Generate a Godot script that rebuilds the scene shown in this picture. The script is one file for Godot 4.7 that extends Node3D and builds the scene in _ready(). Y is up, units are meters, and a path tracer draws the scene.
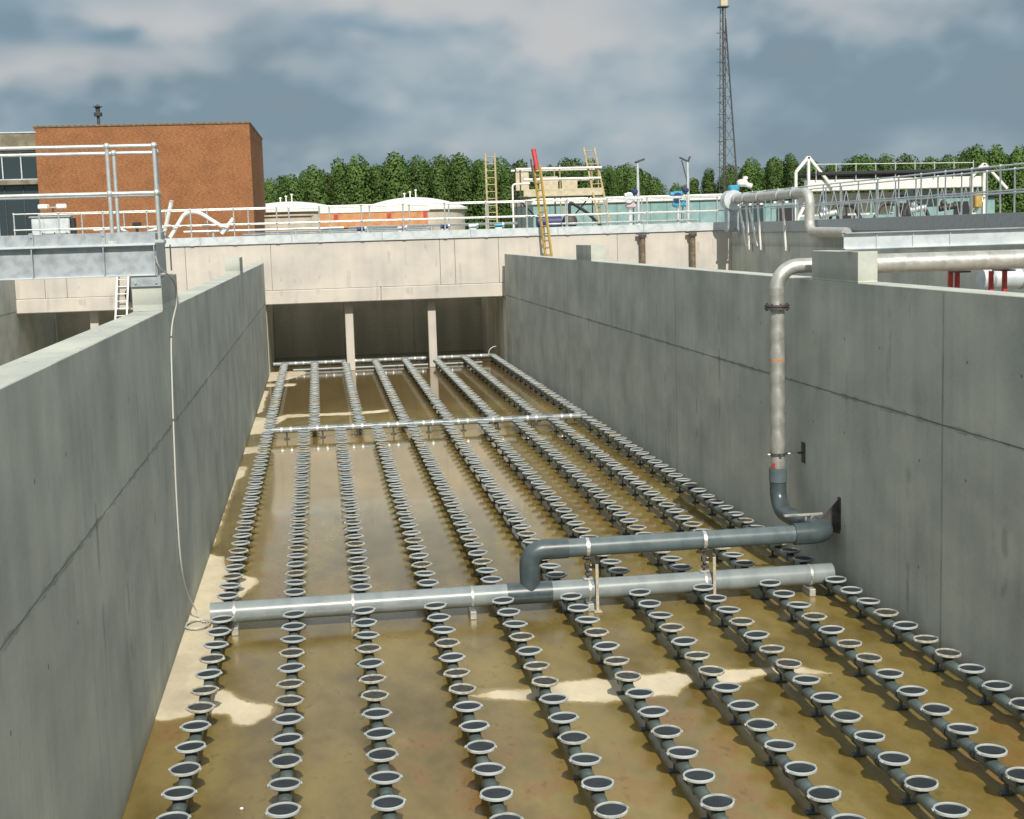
extends Node3D
# A drained aeration lane at a treatment works. x to the right, y up, d (= -z) along the lane; metres.

const CAM_H := 5.6
const LX := -2.149      # inner face of the lane's left wall
const RX := 7.76        # inner face of the lane's right wall
const TOP := 4.69       # wall tops
const END_D := 58.2     # face of the end wall
const ORD := ["first", "second", "third", "fourth", "fifth", "sixth", "seventh", "eighth", "ninth", "tenth", "eleventh", "twelfth", "thirteenth", "fourteenth", "fifteenth", "sixteenth", "seventeenth", "eighteenth", "nineteenth"]
const TENS := {20: ["twentieth", "twenty"], 30: ["thirtieth", "thirty"], 40: ["fortieth", "forty"], 50: ["fiftieth", "fifty"], 60: ["sixtieth", "sixty"], 70: ["seventieth", "seventy"]}

var M := {}
var names := {}
var rng := RandomNumberGenerator.new()

# ------------------------------------------------------------------ geometry
class G:
	var v := PackedVector3Array()
	var n := PackedVector3Array()
	var uv := PackedVector2Array()
	var col := PackedColorArray()
	var us := Vector2.ONE
	var tint := Color(1, 1, 1)
	var use_col := false

	func tri(a: Vector3, b: Vector3, c: Vector3, na: Vector3, nb: Vector3, nc: Vector3, ua := Vector2.ZERO, ub := Vector2.ZERO, uc := Vector2.ZERO) -> void:
		if (b - a).cross(c - a).dot(na + nb + nc) > 0.0:
			var t := b; b = c; c = t
			t = nb; nb = nc; nc = t
			var w := ub; ub = uc; uc = w
		v.append(a); v.append(b); v.append(c)
		n.append(na); n.append(nb); n.append(nc)
		uv.append(ua); uv.append(ub); uv.append(uc)
		if use_col:
			col.append(tint); col.append(tint); col.append(tint)

	func wuv(p: Vector3, nn: Vector3) -> Vector2:
		var a := nn.abs()
		if a.x >= a.y and a.x >= a.z:
			return Vector2(-p.z, -p.y) * us
		if a.y >= a.z:
			return Vector2(-p.z, p.x) * us
		return Vector2(p.x, -p.y) * us

	func flat(a: Vector3, b: Vector3, c: Vector3, toward: Vector3) -> void:
		var nn := (b - a).cross(c - a).normalized()
		if nn.dot(toward) < 0.0:
			nn = -nn
		tri(a, b, c, nn, nn, nn, wuv(a, nn), wuv(b, nn), wuv(c, nn))

	func quad(a: Vector3, b: Vector3, c: Vector3, d: Vector3, toward: Vector3) -> void:
		flat(a, b, c, toward)
		flat(a, c, d, toward)

	func box(c: Vector3, s: Vector3, ch := 0.0, r := Basis.IDENTITY) -> void:
		var h := s * 0.5
		if ch <= 0.0:
			for ax in 3:
				for sg: float in [-1.0, 1.0]:
					var p: Array[Vector3] = []
					for q: Vector2 in [Vector2(-1, -1), Vector2(1, -1), Vector2(1, 1), Vector2(-1, 1)]:
						var w := Vector3.ZERO
						w[ax] = sg * h[ax]; w[(ax + 1) % 3] = q.x * h[(ax + 1) % 3]; w[(ax + 2) % 3] = q.y * h[(ax + 2) % 3]
						p.append(c + r * w)
					var nn := Vector3.ZERO
					nn[ax] = sg
					quad(p[0], p[1], p[2], p[3], r * nn)
			return
		ch = minf(ch, minf(h.x, minf(h.y, h.z)) * 0.95)
		var P := func(sx: float, sy: float, sz: float, ax: int) -> Vector3:
			var w := Vector3(sx * (h.x - ch), sy * (h.y - ch), sz * (h.z - ch))
			w[ax] = [sx, sy, sz][ax] * h[ax]
			return c + r * w
		for ax in 3:
			for sg: float in [-1.0, 1.0]:
				var p: Array[Vector3] = []
				for q: Vector2 in [Vector2(-1, -1), Vector2(1, -1), Vector2(1, 1), Vector2(-1, 1)]:
					var w := Vector3.ZERO
					w[ax] = sg; w[(ax + 1) % 3] = q.x; w[(ax + 2) % 3] = q.y
					p.append(P.call(w.x, w.y, w.z, ax))
				var nn := Vector3.ZERO
				nn[ax] = sg
				quad(p[0], p[1], p[2], p[3], r * nn)
			var b := (ax + 1) % 3
			var e := (ax + 2) % 3
			for sb: float in [-1.0, 1.0]:
				for se: float in [-1.0, 1.0]:
					var w0 := Vector3.ZERO
					w0[b] = sb; w0[e] = se
					var w1 := w0
					w0[ax] = -1.0; w1[ax] = 1.0
					var dir := Vector3.ZERO
					dir[b] = sb; dir[e] = se
					quad(P.call(w0.x, w0.y, w0.z, b), P.call(w1.x, w1.y, w1.z, b), P.call(w1.x, w1.y, w1.z, e), P.call(w0.x, w0.y, w0.z, e), r * dir)
		for sx: float in [-1.0, 1.0]:
			for sy: float in [-1.0, 1.0]:
				for sz: float in [-1.0, 1.0]:
					flat(P.call(sx, sy, sz, 0), P.call(sx, sy, sz, 1), P.call(sx, sy, sz, 2), r * Vector3(sx, sy, sz))

	func bar(a: Vector3, b: Vector3, w: float, t: float, up := Vector3.UP, ch := 0.0) -> void:
		var z := (b - a).normalized()
		var x := up.cross(z)
		if x.length() < 0.01:
			x = Vector3.RIGHT.cross(z)
		x = x.normalized()
		var y := z.cross(x)
		box((a + b) * 0.5, Vector3(w, t, (b - a).length()), ch, Basis(x, y, z))

	func tube(pts: Array, rad, sides := 12, cap := true) -> void:
		var k := pts.size()
		var x := Vector3.ZERO
		var rings := []
		var tans: Array[Vector3] = []
		for i in k:
			var t: Vector3 = (pts[mini(i + 1, k - 1)] - pts[maxi(i - 1, 0)]).normalized()
			if i == 0:
				x = t.cross(Vector3.UP if absf(t.y) < 0.9 else Vector3.RIGHT).normalized()
			else:
				x = (x - t * x.dot(t)).normalized()
			var y := t.cross(x)
			var rr: float = rad[i] if rad is Array else rad
			var ring := []
			for j in sides:
				var a := TAU * j / sides
				var d := x * cos(a) + y * sin(a)
				ring.append([pts[i] + d * rr, d])
			rings.append(ring)
			tans.append(t)
		for i in k - 1:
			for j in sides:
				var j2 := (j + 1) % sides
				var p = rings[i][j]
				var q = rings[i][j2]
				var s = rings[i + 1][j2]
				var u = rings[i + 1][j]
				tri(p[0], q[0], s[0], p[1], q[1], s[1])
				tri(p[0], s[0], u[0], p[1], s[1], u[1])
		if cap:
			for e: int in [0, k - 1]:
				var nn: Vector3 = -tans[0] if e == 0 else tans[k - 1]
				for j in sides:
					tri(pts[e], rings[e][j][0], rings[e][(j + 1) % sides][0], nn, nn, nn)

	func lathe(prof: Array, at := Vector3.ZERO, sides := 24, r := Basis.IDENTITY, ang0 := 0.0) -> void:
		for i in prof.size() - 1:
			var a: Vector2 = prof[i]
			var b: Vector2 = prof[i + 1]
			var t := (b - a)
			if t.length() < 1e-6:
				continue
			var m := Vector2(t.y, -t.x).normalized()
			for j in sides:
				var a0 := TAU * j / sides + ang0
				var a1 := TAU * (j + 1) / sides + ang0
				var d0 := Vector3(cos(a0), 0, sin(a0))
				var d1 := Vector3(cos(a1), 0, sin(a1))
				var n0 := r * (d0 * m.x + Vector3(0, m.y, 0))
				var n1 := r * (d1 * m.x + Vector3(0, m.y, 0))
				var p := at + r * (d0 * a.x + Vector3(0, a.y, 0))
				var q := at + r * (d1 * a.x + Vector3(0, a.y, 0))
				var s := at + r * (d1 * b.x + Vector3(0, b.y, 0))
				var u := at + r * (d0 * b.x + Vector3(0, b.y, 0))
				if a.x > 1e-6:
					tri(p, q, s, n0, n1, n1)
				if b.x > 1e-6:
					tri(p, s, u, n0, n1, n0)

	func ball(c: Vector3, rad: float, sides := 10, sq := 1.0) -> void:
		var st := sides / 2
		for i in st:
			for j in sides:
				var f := func(a: int, b: int) -> Vector3:
					var th := PI * a / st
					var ph := TAU * b / sides
					return Vector3(sin(th) * cos(ph), cos(th), sin(th) * sin(ph))
				var p: Vector3 = f.call(i, j)
				var q: Vector3 = f.call(i, j + 1)
				var s: Vector3 = f.call(i + 1, j + 1)
				var u: Vector3 = f.call(i + 1, j)
				var k := Vector3(1, sq, 1) * rad
				if i > 0:
					tri(c + p * k, c + q * k, c + s * k, p, q, s)
				if i < st - 1:
					tri(c + p * k, c + s * k, c + u * k, p, s, u)

	func mesh() -> ArrayMesh:
		var a := []
		a.resize(Mesh.ARRAY_MAX)
		a[Mesh.ARRAY_VERTEX] = v
		a[Mesh.ARRAY_NORMAL] = n
		a[Mesh.ARRAY_TEX_UV] = uv
		if use_col:
			a[Mesh.ARRAY_COLOR] = col
		var m := ArrayMesh.new()
		m.add_surface_from_arrays(Mesh.PRIMITIVE_TRIANGLES, a)
		return m


func V(x: float, y: float, d: float) -> Vector3:
	return Vector3(x, y, -d)


func fillet(pts: Array, rad: float, steps := 8) -> Array:
	var out := [pts[0]]
	for i in range(1, pts.size() - 1):
		var p: Vector3 = pts[i]
		var a: Vector3 = (pts[i - 1] - p)
		var b: Vector3 = (pts[i + 1] - p)
		var r := minf(rad, minf(a.length(), b.length()) * 0.49)
		a = a.normalized(); b = b.normalized()
		# circular arc tangent to both legs, r along each leg
		for k in steps + 1:
			var t := float(k) / steps
			var q0 := p + a * r * (1.0 - t)
			var q1 := p + b * r * t
			var w := 0.5858 if absf(a.dot(b)) < 0.3 else 0.5
			var bez := (p + a * r) * (1 - t) * (1 - t) + p * 2 * t * (1 - t) + (p + b * r) * t * t
			var lin := q0.lerp(q1, t)
			out.append(bez.lerp(lin, 0.0) if w == 0.5 else arc(p, a, b, r, t))
	out.append(pts[-1])
	return out


func arc(p: Vector3, a: Vector3, b: Vector3, r: float, t: float) -> Vector3:
	var c := p + (a + b) * r      # right angle between the legs
	var th := t * PI / 2
	return c - b * r * cos(th) - a * r * sin(th)


# ------------------------------------------------------------------ naming
func numbered(called: String) -> String:
	if not names.has(called):
		names[called] = 0
		return called
	names[called] += 1
	return "%s_%03d" % [called, names[called]]


func tag(o: Node, label: String, category: String, group := "", kind := "") -> Node:
	if label: o.set_meta("label", label)
	if category: o.set_meta("category", category)
	if group: o.set_meta("group", group)
	if kind: o.set_meta("kind", kind)
	return o


func thing(called: String, label: String, category: String, at := Vector3.ZERO, group := "") -> Node3D:
	var o := Node3D.new()
	o.name = numbered(called)
	o.position = at
	add_child(o)
	tag(o, label, category, group)
	return o


func part(called: String, g: G, mat: Material, parent: Node3D, label := "") -> MeshInstance3D:
	# geometry is given in world places; it is stored relative to its thing
	var off := Vector3.ZERO
	var p: Node = parent
	while p is Node3D and p != self:
		off += (p as Node3D).position
		p = p.get_parent()
	if off != Vector3.ZERO:
		for i in g.v.size():
			g.v[i] -= off
	return put(called, g.mesh(), mat, parent, label)


func put(called: String, me: Mesh, mat: Material, parent: Node3D, label := "") -> MeshInstance3D:
	var o := MeshInstance3D.new()
	o.mesh = me
	o.material_override = mat
	o.name = called
	parent.add_child(o, true)
	if label: o.set_meta("label", label)
	return o


func single(called: String, g: G, mat: Material, label: String, category: String, group := "") -> MeshInstance3D:
	var o := put(numbered(called), g.mesh(), mat, self)
	tag(o, label, category, group)
	return o


func struct(called: String, g: G, mat: Material, label: String, kind := "structure") -> MeshInstance3D:
	var o := put(called, g.mesh(), mat, self)
	tag(o, label, "", "", kind)
	return o


func ordinal(k: int) -> String:
	if k < 20:
		return ORD[k - 1]
	var t := k / 10 * 10
	return TENS[t][0] if k == t else TENS[t][1] + "-" + ORD[k - t - 1]


# ------------------------------------------------------------------ materials
func noise(seed_: int, freq: float, oct := 4, type := FastNoiseLite.TYPE_SIMPLEX_SMOOTH) -> FastNoiseLite:
	var f := FastNoiseLite.new()
	f.seed = seed_
	f.noise_type = type
	f.frequency = freq
	f.fractal_octaves = oct
	return f


func layer(seed_: int, freq: float, w: int, h: int, oct := 4, w0 := 0, h0 := 0) -> PackedByteArray:
	# tileable grey noise, drawn at w0 x h0 and stretched to w x h
	var im := noise(seed_, freq, oct).get_seamless_image(w0 if w0 else w, h0 if h0 else h)
	im.convert(Image.FORMAT_L8)
	im.resize(w, h, Image.INTERPOLATE_CUBIC)
	return im.get_data()


func mat(albedo: Color, rough := 0.7, metal := 0.0, spec := 0.5) -> StandardMaterial3D:
	var m := StandardMaterial3D.new()
	m.albedo_color = albedo.linear_to_srgb()
	m.roughness = rough
	m.metallic = metal
	m.metallic_specular = spec
	return m


func mottled(a: Color, b: Color, scale: float, seed_: int, rough := 0.7, metal := 0.0, stretch := Vector2.ONE, rough_var := 0.0) -> StandardMaterial3D:
	# colour varies between a and b (linear) in tileable blotches, scale in metres per tile
	var w := 256
	var n1 := layer(seed_, 0.012, w, w, 4, int(w * stretch.x), int(w * stretch.y))
	var n2 := layer(seed_ + 7, 0.09, w, w, 3)
	var by := PackedByteArray()
	by.resize(w * w * 3)
	for i in w * w:
		var t := clampf(n1[i] / 255.0 * 0.75 + n2[i] / 255.0 * 0.25, 0, 1)
		t = smoothstep(0.2, 0.8, t)
		var c := a.lerp(b, t).linear_to_srgb()
		by[i * 3] = int(c.r * 255); by[i * 3 + 1] = int(c.g * 255); by[i * 3 + 2] = int(c.b * 255)
	var m := mat(Color(1, 1, 1), rough, metal)
	m.albedo_texture = ImageTexture.create_from_image(Image.create_from_data(w, w, false, Image.FORMAT_RGB8, by))
	m.uv1_triplanar = true
	m.uv1_world_triplanar = true
	m.uv1_scale = Vector3.ONE / scale
	if rough_var > 0.0:
		var rb := PackedByteArray()
		rb.resize(w * w)
		for i in w * w:
			rb[i] = int(clampf(rough + rough_var * (n1[i] / 255.0 - 0.5) * 2.0, 0.03, 1.0) * 255)
		m.roughness = 1.0
		m.roughness_texture = ImageTexture.create_from_image(Image.create_from_data(w, w, false, Image.FORMAT_L8, rb))
		m.roughness_texture_channel = BaseMaterial3D.TEXTURE_CHANNEL_RED
	return m


func wall_material(base: Color, seed_: int, line: bool, contrast: float) -> StandardMaterial3D:
	# cast concrete: blotches, run-down streaks, tie holes and the stain along the pour line; one tile is 13.25 m x 4.75 m
	var w := 1024
	var h := 512
	var blot := layer(seed_, 0.006, w, h, 5)
	var streak := layer(seed_ + 1, 0.03, w, h, 4, w, 24)
	var fine := layer(seed_ + 2, 0.12, w, h, 3)
	var patch := layer(seed_ + 3, 0.012, w, h, 3)
	var by := PackedByteArray()
	by.resize(w * h * 3)
	for y in h:
		var hh := 4.75 * (1.0 - (y + 0.5) / h)   # height above the floor
		for x in w:
			var i := y * w + x
			var b := blot[i] / 255.0 - 0.5
			var s := streak[i] / 255.0 - 0.5
			var f := fine[i] / 255.0 - 0.5
			var p := patch[i] / 255.0
			var k := 1.0 + contrast * (b * 0.60 + s * 0.26 + f * 0.14)
			k *= 1.0 - contrast * 0.42 * smoothstep(0.66, 0.9, streak[(i + 37 * w) % (w * h)] / 255.0) * smoothstep(0.4, 0.7, p)
			if line:
				var wob := 0.018 * (blot[(x * 3) % w + 128 * w] / 255.0 - 0.5)
				var wid := 0.012 + 0.075 * pow(patch[(x * 2) % w + 60 * w] / 255.0, 2.0)
				var dl := absf(hh - 3.01 - wob)
				k *= 1.0 - 0.5 * (1.0 - smoothstep(wid * 0.4, wid, dl)) * (0.35 + 0.65 * p)
				k *= 1.0 - 0.16 * smoothstep(3.0, 2.98, hh) * smoothstep(1.9, 2.95, hh) * smoothstep(0.45, 0.8, streak[i] / 255.0)
				k *= 1.0 - 0.22 * (1.0 - smoothstep(0.0, 0.25, hh))           # damp foot
				var xm := x / float(w) * 13.25
				var jx := minf(xm, 13.25 - xm)
				k *= 1.0 - 0.35 * (1.0 - smoothstep(0.01, 0.05, jx)) * (0.3 + 0.7 * patch[y * w] / 255.0)
				k *= 1.0 - 0.07 * (1.0 - smoothstep(0.0, 0.03, absf(fposmod(xm, 2.65) - 1.3)))
			var c := Color(base.r * k, base.g * k * (1.0 - 0.03 * b), base.b * k * (1.0 - 0.10 * b))
			c = c.linear_to_srgb()
			by[i * 3] = clampi(int(c.r * 255), 0, 255); by[i * 3 + 1] = clampi(int(c.g * 255), 0, 255); by[i * 3 + 2] = clampi(int(c.b * 255), 0, 255)
	var im := Image.create_from_data(w, h, false, Image.FORMAT_RGB8, by)
	if line:
		var r := RandomNumberGenerator.new()
		r.seed = seed_ + 99
		for i in 27:
			var x := int((fposmod(0.66 + 1.325 * (i % 10), 13.25)) / 13.25 * w)
			var y := int((0.18 + 0.3 * (i / 10) + r.randf() * 0.01) * h)
			if r.randf() < 0.6:
				var old := im.get_pixel(x, y)
				im.fill_rect(Rect2i(x, y, 3, 4), old.darkened(0.3))
	var m := mat(Color(1, 1, 1), 0.85, 0.0, 0.35)
	m.albedo_texture = ImageTexture.create_from_image(im)
	m.texture_repeat = true
	return m


func inside(poly: PackedVector2Array, p: Vector2) -> bool:
	return Geometry2D.is_point_in_polygon(p, poly)


func floor_material() -> StandardMaterial3D:
	# silty film of water with dry islands of pale concrete; the tile covers x from -2.4 to 8.0, d from 8 to 67
	var w := 640
	var h := 2048
	var n1 := layer(31, 0.008, w, h, 5)
	var n2 := layer(32, 0.03, w, h, 4)
	var n3 := layer(33, 0.14, w, h, 3)
	var n4 := layer(34, 0.004, w, h, 3)
	var dry := PackedFloat32Array()
	dry.resize(w * h)
	var polys := [
		[-2.3, 25.16, -1.92, 24.79, -1.71, 23.31, -1.53, 23.34, -1.25, 23.05, -1.23, 22.71, -1.37, 22.08, -1.52, 21.69, -1.58, 20.93, -1.63, 19.45, -1.63, 18.28, -1.55, 17.39, -1.43, 17.20, -1.22, 16.81, -0.75, 16.44, -0.81, 16.13, -1.07, 15.91, -1.23, 15.98, -1.30, 16.28, -1.46, 16.38, -1.75, 16.38, -2.01, 16.26, -2.35, 16.33],
		[1.56, 16.28, 1.90, 16.43, 2.37, 16.40, 2.67, 16.56, 3.15, 16.55, 3.39, 16.53, 3.76, 16.58, 4.18, 16.62, 4.40, 16.48, 4.37, 16.25, 4.16, 16.06, 4.03, 15.71, 3.76, 15.75, 3.35, 15.65, 2.99, 15.75, 2.60, 15.93, 2.18, 15.99, 1.96, 16.08, 1.74, 16.20],
		[4.77, 16.52, 5.30, 16.48, 5.80, 16.48, 6.19, 16.14, 5.80, 16.17, 5.32, 16.25, 4.88, 16.05, 4.64, 16.07],
		[-2.35, 59.64, -0.74, 59.50, -0.65, 58.34, -1.03, 56.98, -1.45, 55.91, -2.35, 55.69],
		[-2.35, 54.95, -1.05, 54.46, -1.04, 53.53, -2.35, 53.81],
		[-1.65, 44.01, -1.17, 44.83, -0.24, 44.74, 0.71, 44.64, 1.65, 44.80, 2.08, 45.04, 2.05, 44.39, 1.62, 44.16, 0.70, 44.00, -0.24, 44.10, -1.15, 44.07, -1.48, 42.51, -1.72, 40.62, -2.35, 40.56, -2.35, 44.69],
		[-2.35, 38.07, -1.71, 38.05, -1.72, 36.97, -2.35, 36.80],
		[-2.35, 34.72, -1.98, 34.76, -1.96, 33.42, -2.12, 32.77, -2.16, 29.0, -2.14, 26.0, -2.35, 25.0],
		[-2.35, 52.5, -2.02, 52.2, -2.0, 46.0, -2.35, 45.0],
	]
	for q in polys:
		var pl := PackedVector2Array()
		var lo := Vector2(1e9, 1e9)
		var hi := Vector2(-1e9, -1e9)
		for i in q.size() / 2:
			var p := Vector2(q[i * 2], q[i * 2 + 1])
			pl.append(p)
			lo = lo.min(p); hi = hi.max(p)
		for y in range(maxi(0, int((lo.y - 8.3) / 59.0 * h)), mini(h, int((hi.y - 7.7) / 59.0 * h))):
			for x in range(maxi(0, int((lo.x + 2.2) / 10.4 * w)), mini(w, int((hi.x + 2.6) / 10.4 * w))):
				var i := y * w + x
				var p := Vector2(-2.4 + 10.4 * x / w, 8.0 + 59.0 * y / h)
				p += Vector2(n2[i] / 255.0 - 0.5, n2[(i + 9000) % (w * h)] / 255.0 - 0.5) * Vector2(0.12, 0.22) + Vector2(n3[i] / 255.0 - 0.5, 0) * 0.03
				if inside(pl, p):
					dry[i] = 1.0
	# how close each point is to a dry island: a blurred copy of the mask
	var mk := PackedByteArray()
	mk.resize(w * h)
	for i in w * h:
		mk[i] = 255 if dry[i] > 0.5 else 0
	var mi := Image.create_from_data(w, h, false, Image.FORMAT_L8, mk)
	mi.resize(w / 10, h / 8, Image.INTERPOLATE_LANCZOS)
	mi.resize(w, h, Image.INTERPOLATE_CUBIC)
	mk = mi.get_data()
	var by := PackedByteArray()
	by.resize(w * h * 3)
	var rb := PackedByteArray()
	rb.resize(w * h)
	for y in h:
		var d := 8.0 + 59.0 * y / h
		var near := smoothstep(25.0, 18.5, d)
		for x in w:
			var i := y * w + x
			var a := n1[i] / 255.0
			var b := n2[i] / 255.0
			var c := n3[i] / 255.0
			var e := n4[i] / 255.0
			var t := smoothstep(0.15, 0.9, a * 0.5 + b * 0.35 + e * 0.25)
			var wet := Color(0.128, 0.088, 0.020).lerp(Color(0.262, 0.200, 0.062), t)
			wet = wet.lerp(Color(0.22, 0.105, 0.030), 0.55 * smoothstep(0.56, 0.8, e) * smoothstep(0.4, 0.7, b))
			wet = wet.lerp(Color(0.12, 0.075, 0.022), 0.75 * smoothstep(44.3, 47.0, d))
			wet *= 0.93 + 0.14 * c
			var damp := mk[i] / 255.0
			wet = wet.lerp(Color(0.36, 0.285, 0.13), 0.8 * smoothstep(0.12, 0.5, damp + 0.25 * (b - 0.5)))
			wet *= 1.0 - 0.3 * smoothstep(0.62, 0.70, c) * smoothstep(0.55, 0.75, b)
			var dr := Color(0.60, 0.53, 0.38).lerp(Color(0.48, 0.39, 0.22), 0.75 * smoothstep(0.75, 0.45, damp + 0.3 * (b - 0.5)))
			dr *= 1.0 - 0.18 * smoothstep(0.55, 0.75, a)
			dr *= (0.88 + 0.24 * b) * (0.94 + 0.12 * c)
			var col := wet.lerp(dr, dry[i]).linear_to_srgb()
			by[i * 3] = clampi(int(col.r * 255), 0, 255); by[i * 3 + 1] = clampi(int(col.g * 255), 0, 255); by[i * 3 + 2] = clampi(int(col.b * 255), 0, 255)
			var r := lerpf(0.06 + 0.05 * b + near * (0.10 + 0.16 * smoothstep(0.3, 0.7, a)), 0.85, dry[i])
			rb[i] = int(r * 255)
	var m := mat(Color(1, 1, 1), 1.0, 0.0, 0.5)
	m.albedo_texture = ImageTexture.create_from_image(Image.create_from_data(w, h, false, Image.FORMAT_RGB8, by))
	m.roughness_texture = ImageTexture.create_from_image(Image.create_from_data(w, h, false, Image.FORMAT_L8, rb))
	m.roughness_texture_channel = BaseMaterial3D.TEXTURE_CHANNEL_RED
	return m


func make_materials() -> void:
	M.wall = wall_material(Color(0.445, 0.472, 0.425), 5, true, 0.7)
	M.end = wall_material(Color(0.505, 0.477, 0.43), 15, false, 0.45)
	M.concrete = mottled(Color(0.40, 0.36, 0.29), Color(0.53, 0.48, 0.40), 4.0, 41, 0.85)
	M.dark_concrete = mottled(Color(0.46, 0.45, 0.35), Color(0.62, 0.60, 0.49), 5.0, 43, 0.8, 0.0, Vector2(1, 0.12))
	M.stained = mottled(Color(0.15, 0.135, 0.095), Color(0.24, 0.22, 0.165), 3.0, 44, 0.85)
	M.floor = floor_material()
	M.side_floor = mottled(Color(0.22, 0.20, 0.15), Color(0.36, 0.33, 0.27), 6.0, 45, 0.4)
	M.galv = mottled(Color(0.29, 0.335, 0.365), Color(0.38, 0.425, 0.45), 0.7, 47, 0.5, 0.35, Vector2.ONE, 0.12)
	M.galv_pale = mottled(Color(0.48, 0.54, 0.57), Color(0.62, 0.67, 0.69), 1.6, 48, 0.45, 0.3)
	M.rail = mottled(Color(0.50, 0.53, 0.52), Color(0.66, 0.68, 0.66), 0.8, 49, 0.38, 0.55)
	M.steel = mottled(Color(0.44, 0.445, 0.41), Color(0.62, 0.62, 0.58), 0.7, 51, 0.42, 0.65, Vector2.ONE, 0.1)
	M.bright = mat(Color(0.70, 0.68, 0.66), 0.42, 0.8)
	M.steel_dull = mottled(Color(0.42, 0.43, 0.40), Color(0.54, 0.55, 0.51), 0.9, 52, 0.45, 0.4)
	M.pvc_dark = mottled(Color(0.046, 0.066, 0.074), Color(0.07, 0.095, 0.104), 0.9, 53, 0.33, 0.0, Vector2.ONE, 0.08)
	M.pvc_mid = mottled(Color(0.085, 0.118, 0.130), Color(0.115, 0.150, 0.162), 1.1, 54, 0.32, 0.0, Vector2.ONE, 0.08)
	M.pvc_light = mottled(Color(0.185, 0.222, 0.232), Color(0.245, 0.282, 0.29), 1.3, 55, 0.33, 0.0, Vector2.ONE, 0.08)
	M.row_pipe = mottled(Color(0.085, 0.115, 0.115), Color(0.13, 0.165, 0.16), 0.8, 56, 0.4, 0.0, Vector2.ONE, 0.08)
	M.rim = mottled(Color(0.33, 0.37, 0.375), Color(0.45, 0.49, 0.49), 1.7, 57, 0.45)
	M.rim_worn = mottled(Color(0.24, 0.26, 0.24), Color(0.48, 0.51, 0.49), 0.5, 59, 0.6)
	M.rim_silty = mottled(Color(0.30, 0.27, 0.19), Color(0.48, 0.50, 0.46), 0.35, 60, 0.7)
	M.membrane_dusty = mottled(Color(0.016, 0.022, 0.026), Color(0.055, 0.056, 0.050), 0.3, 77, 0.8)
	M.membrane = mottled(Color(0.009, 0.015, 0.021), Color(0.022, 0.030, 0.037), 1.1, 58, 0.7)
	M.black = mat(Color(0.018, 0.02, 0.022), 0.6)
	M.white = mottled(Color(0.66, 0.66, 0.63), Color(0.80, 0.79, 0.75), 1.5, 61, 0.5)
	M.cream = mottled(Color(0.44, 0.39, 0.27), Color(0.55, 0.50, 0.37), 1.2, 62, 0.7)
	M.brick = brick_material()
	M.teal = mottled(Color(0.17, 0.30, 0.30), Color(0.23, 0.36, 0.36), 2.0, 64, 0.5)
	M.yellow = mottled(Color(0.36, 0.24, 0.06), Color(0.48, 0.35, 0.11), 0.6, 65, 0.55)
	M.tan = mottled(Color(0.30, 0.24, 0.12), Color(0.44, 0.37, 0.22), 0.5, 66, 0.7)
	M.red = mottled(Color(0.42, 0.035, 0.04), Color(0.52, 0.07, 0.06), 0.6, 67, 0.5)
	M.orange = mottled(Color(0.45, 0.19, 0.07), Color(0.55, 0.27, 0.12), 1.5, 68, 0.6)
	M.blue = mottled(Color(0.03, 0.24, 0.40), Color(0.06, 0.34, 0.50), 0.4, 69, 0.4)
	M.navy = mat(Color(0.02, 0.03, 0.12), 0.5)
	M.pink = mat(Color(0.52, 0.42, 0.46), 0.5)
	M.brown = mottled(Color(0.10, 0.075, 0.045), Color(0.20, 0.16, 0.11), 0.7, 71, 0.7)
	M.stake = mottled(Color(0.36, 0.33, 0.25), Color(0.46, 0.42, 0.33), 0.4, 72, 0.7)
	M.glass = mat(Color(0.03, 0.045, 0.05), 0.08, 0.0, 0.7)
	M.dark_steel = mottled(Color(0.05, 0.05, 0.048), Color(0.10, 0.095, 0.09), 0.8, 74, 0.6, 0.3)
	M.roof_dark = mat(Color(0.022, 0.025, 0.03), 0.7)
	M.ground = mottled(Color(0.10, 0.13, 0.05), Color(0.22, 0.21, 0.14), 9.0, 75, 0.9)
	M.bark = mottled(Color(0.06, 0.045, 0.03), Color(0.11, 0.085, 0.06), 1.5, 76, 0.9)
	M.leaf = mat(Color(1, 1, 1), 0.6, 0.0, 0.3)
	M.leaf.vertex_color_use_as_albedo = true
	M.leaf.backlight_enabled = true
	M.leaf.backlight = Color(0.45, 0.55, 0.25)
	M.hose = mat(Color(0.46, 0.46, 0.43), 0.5)


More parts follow.
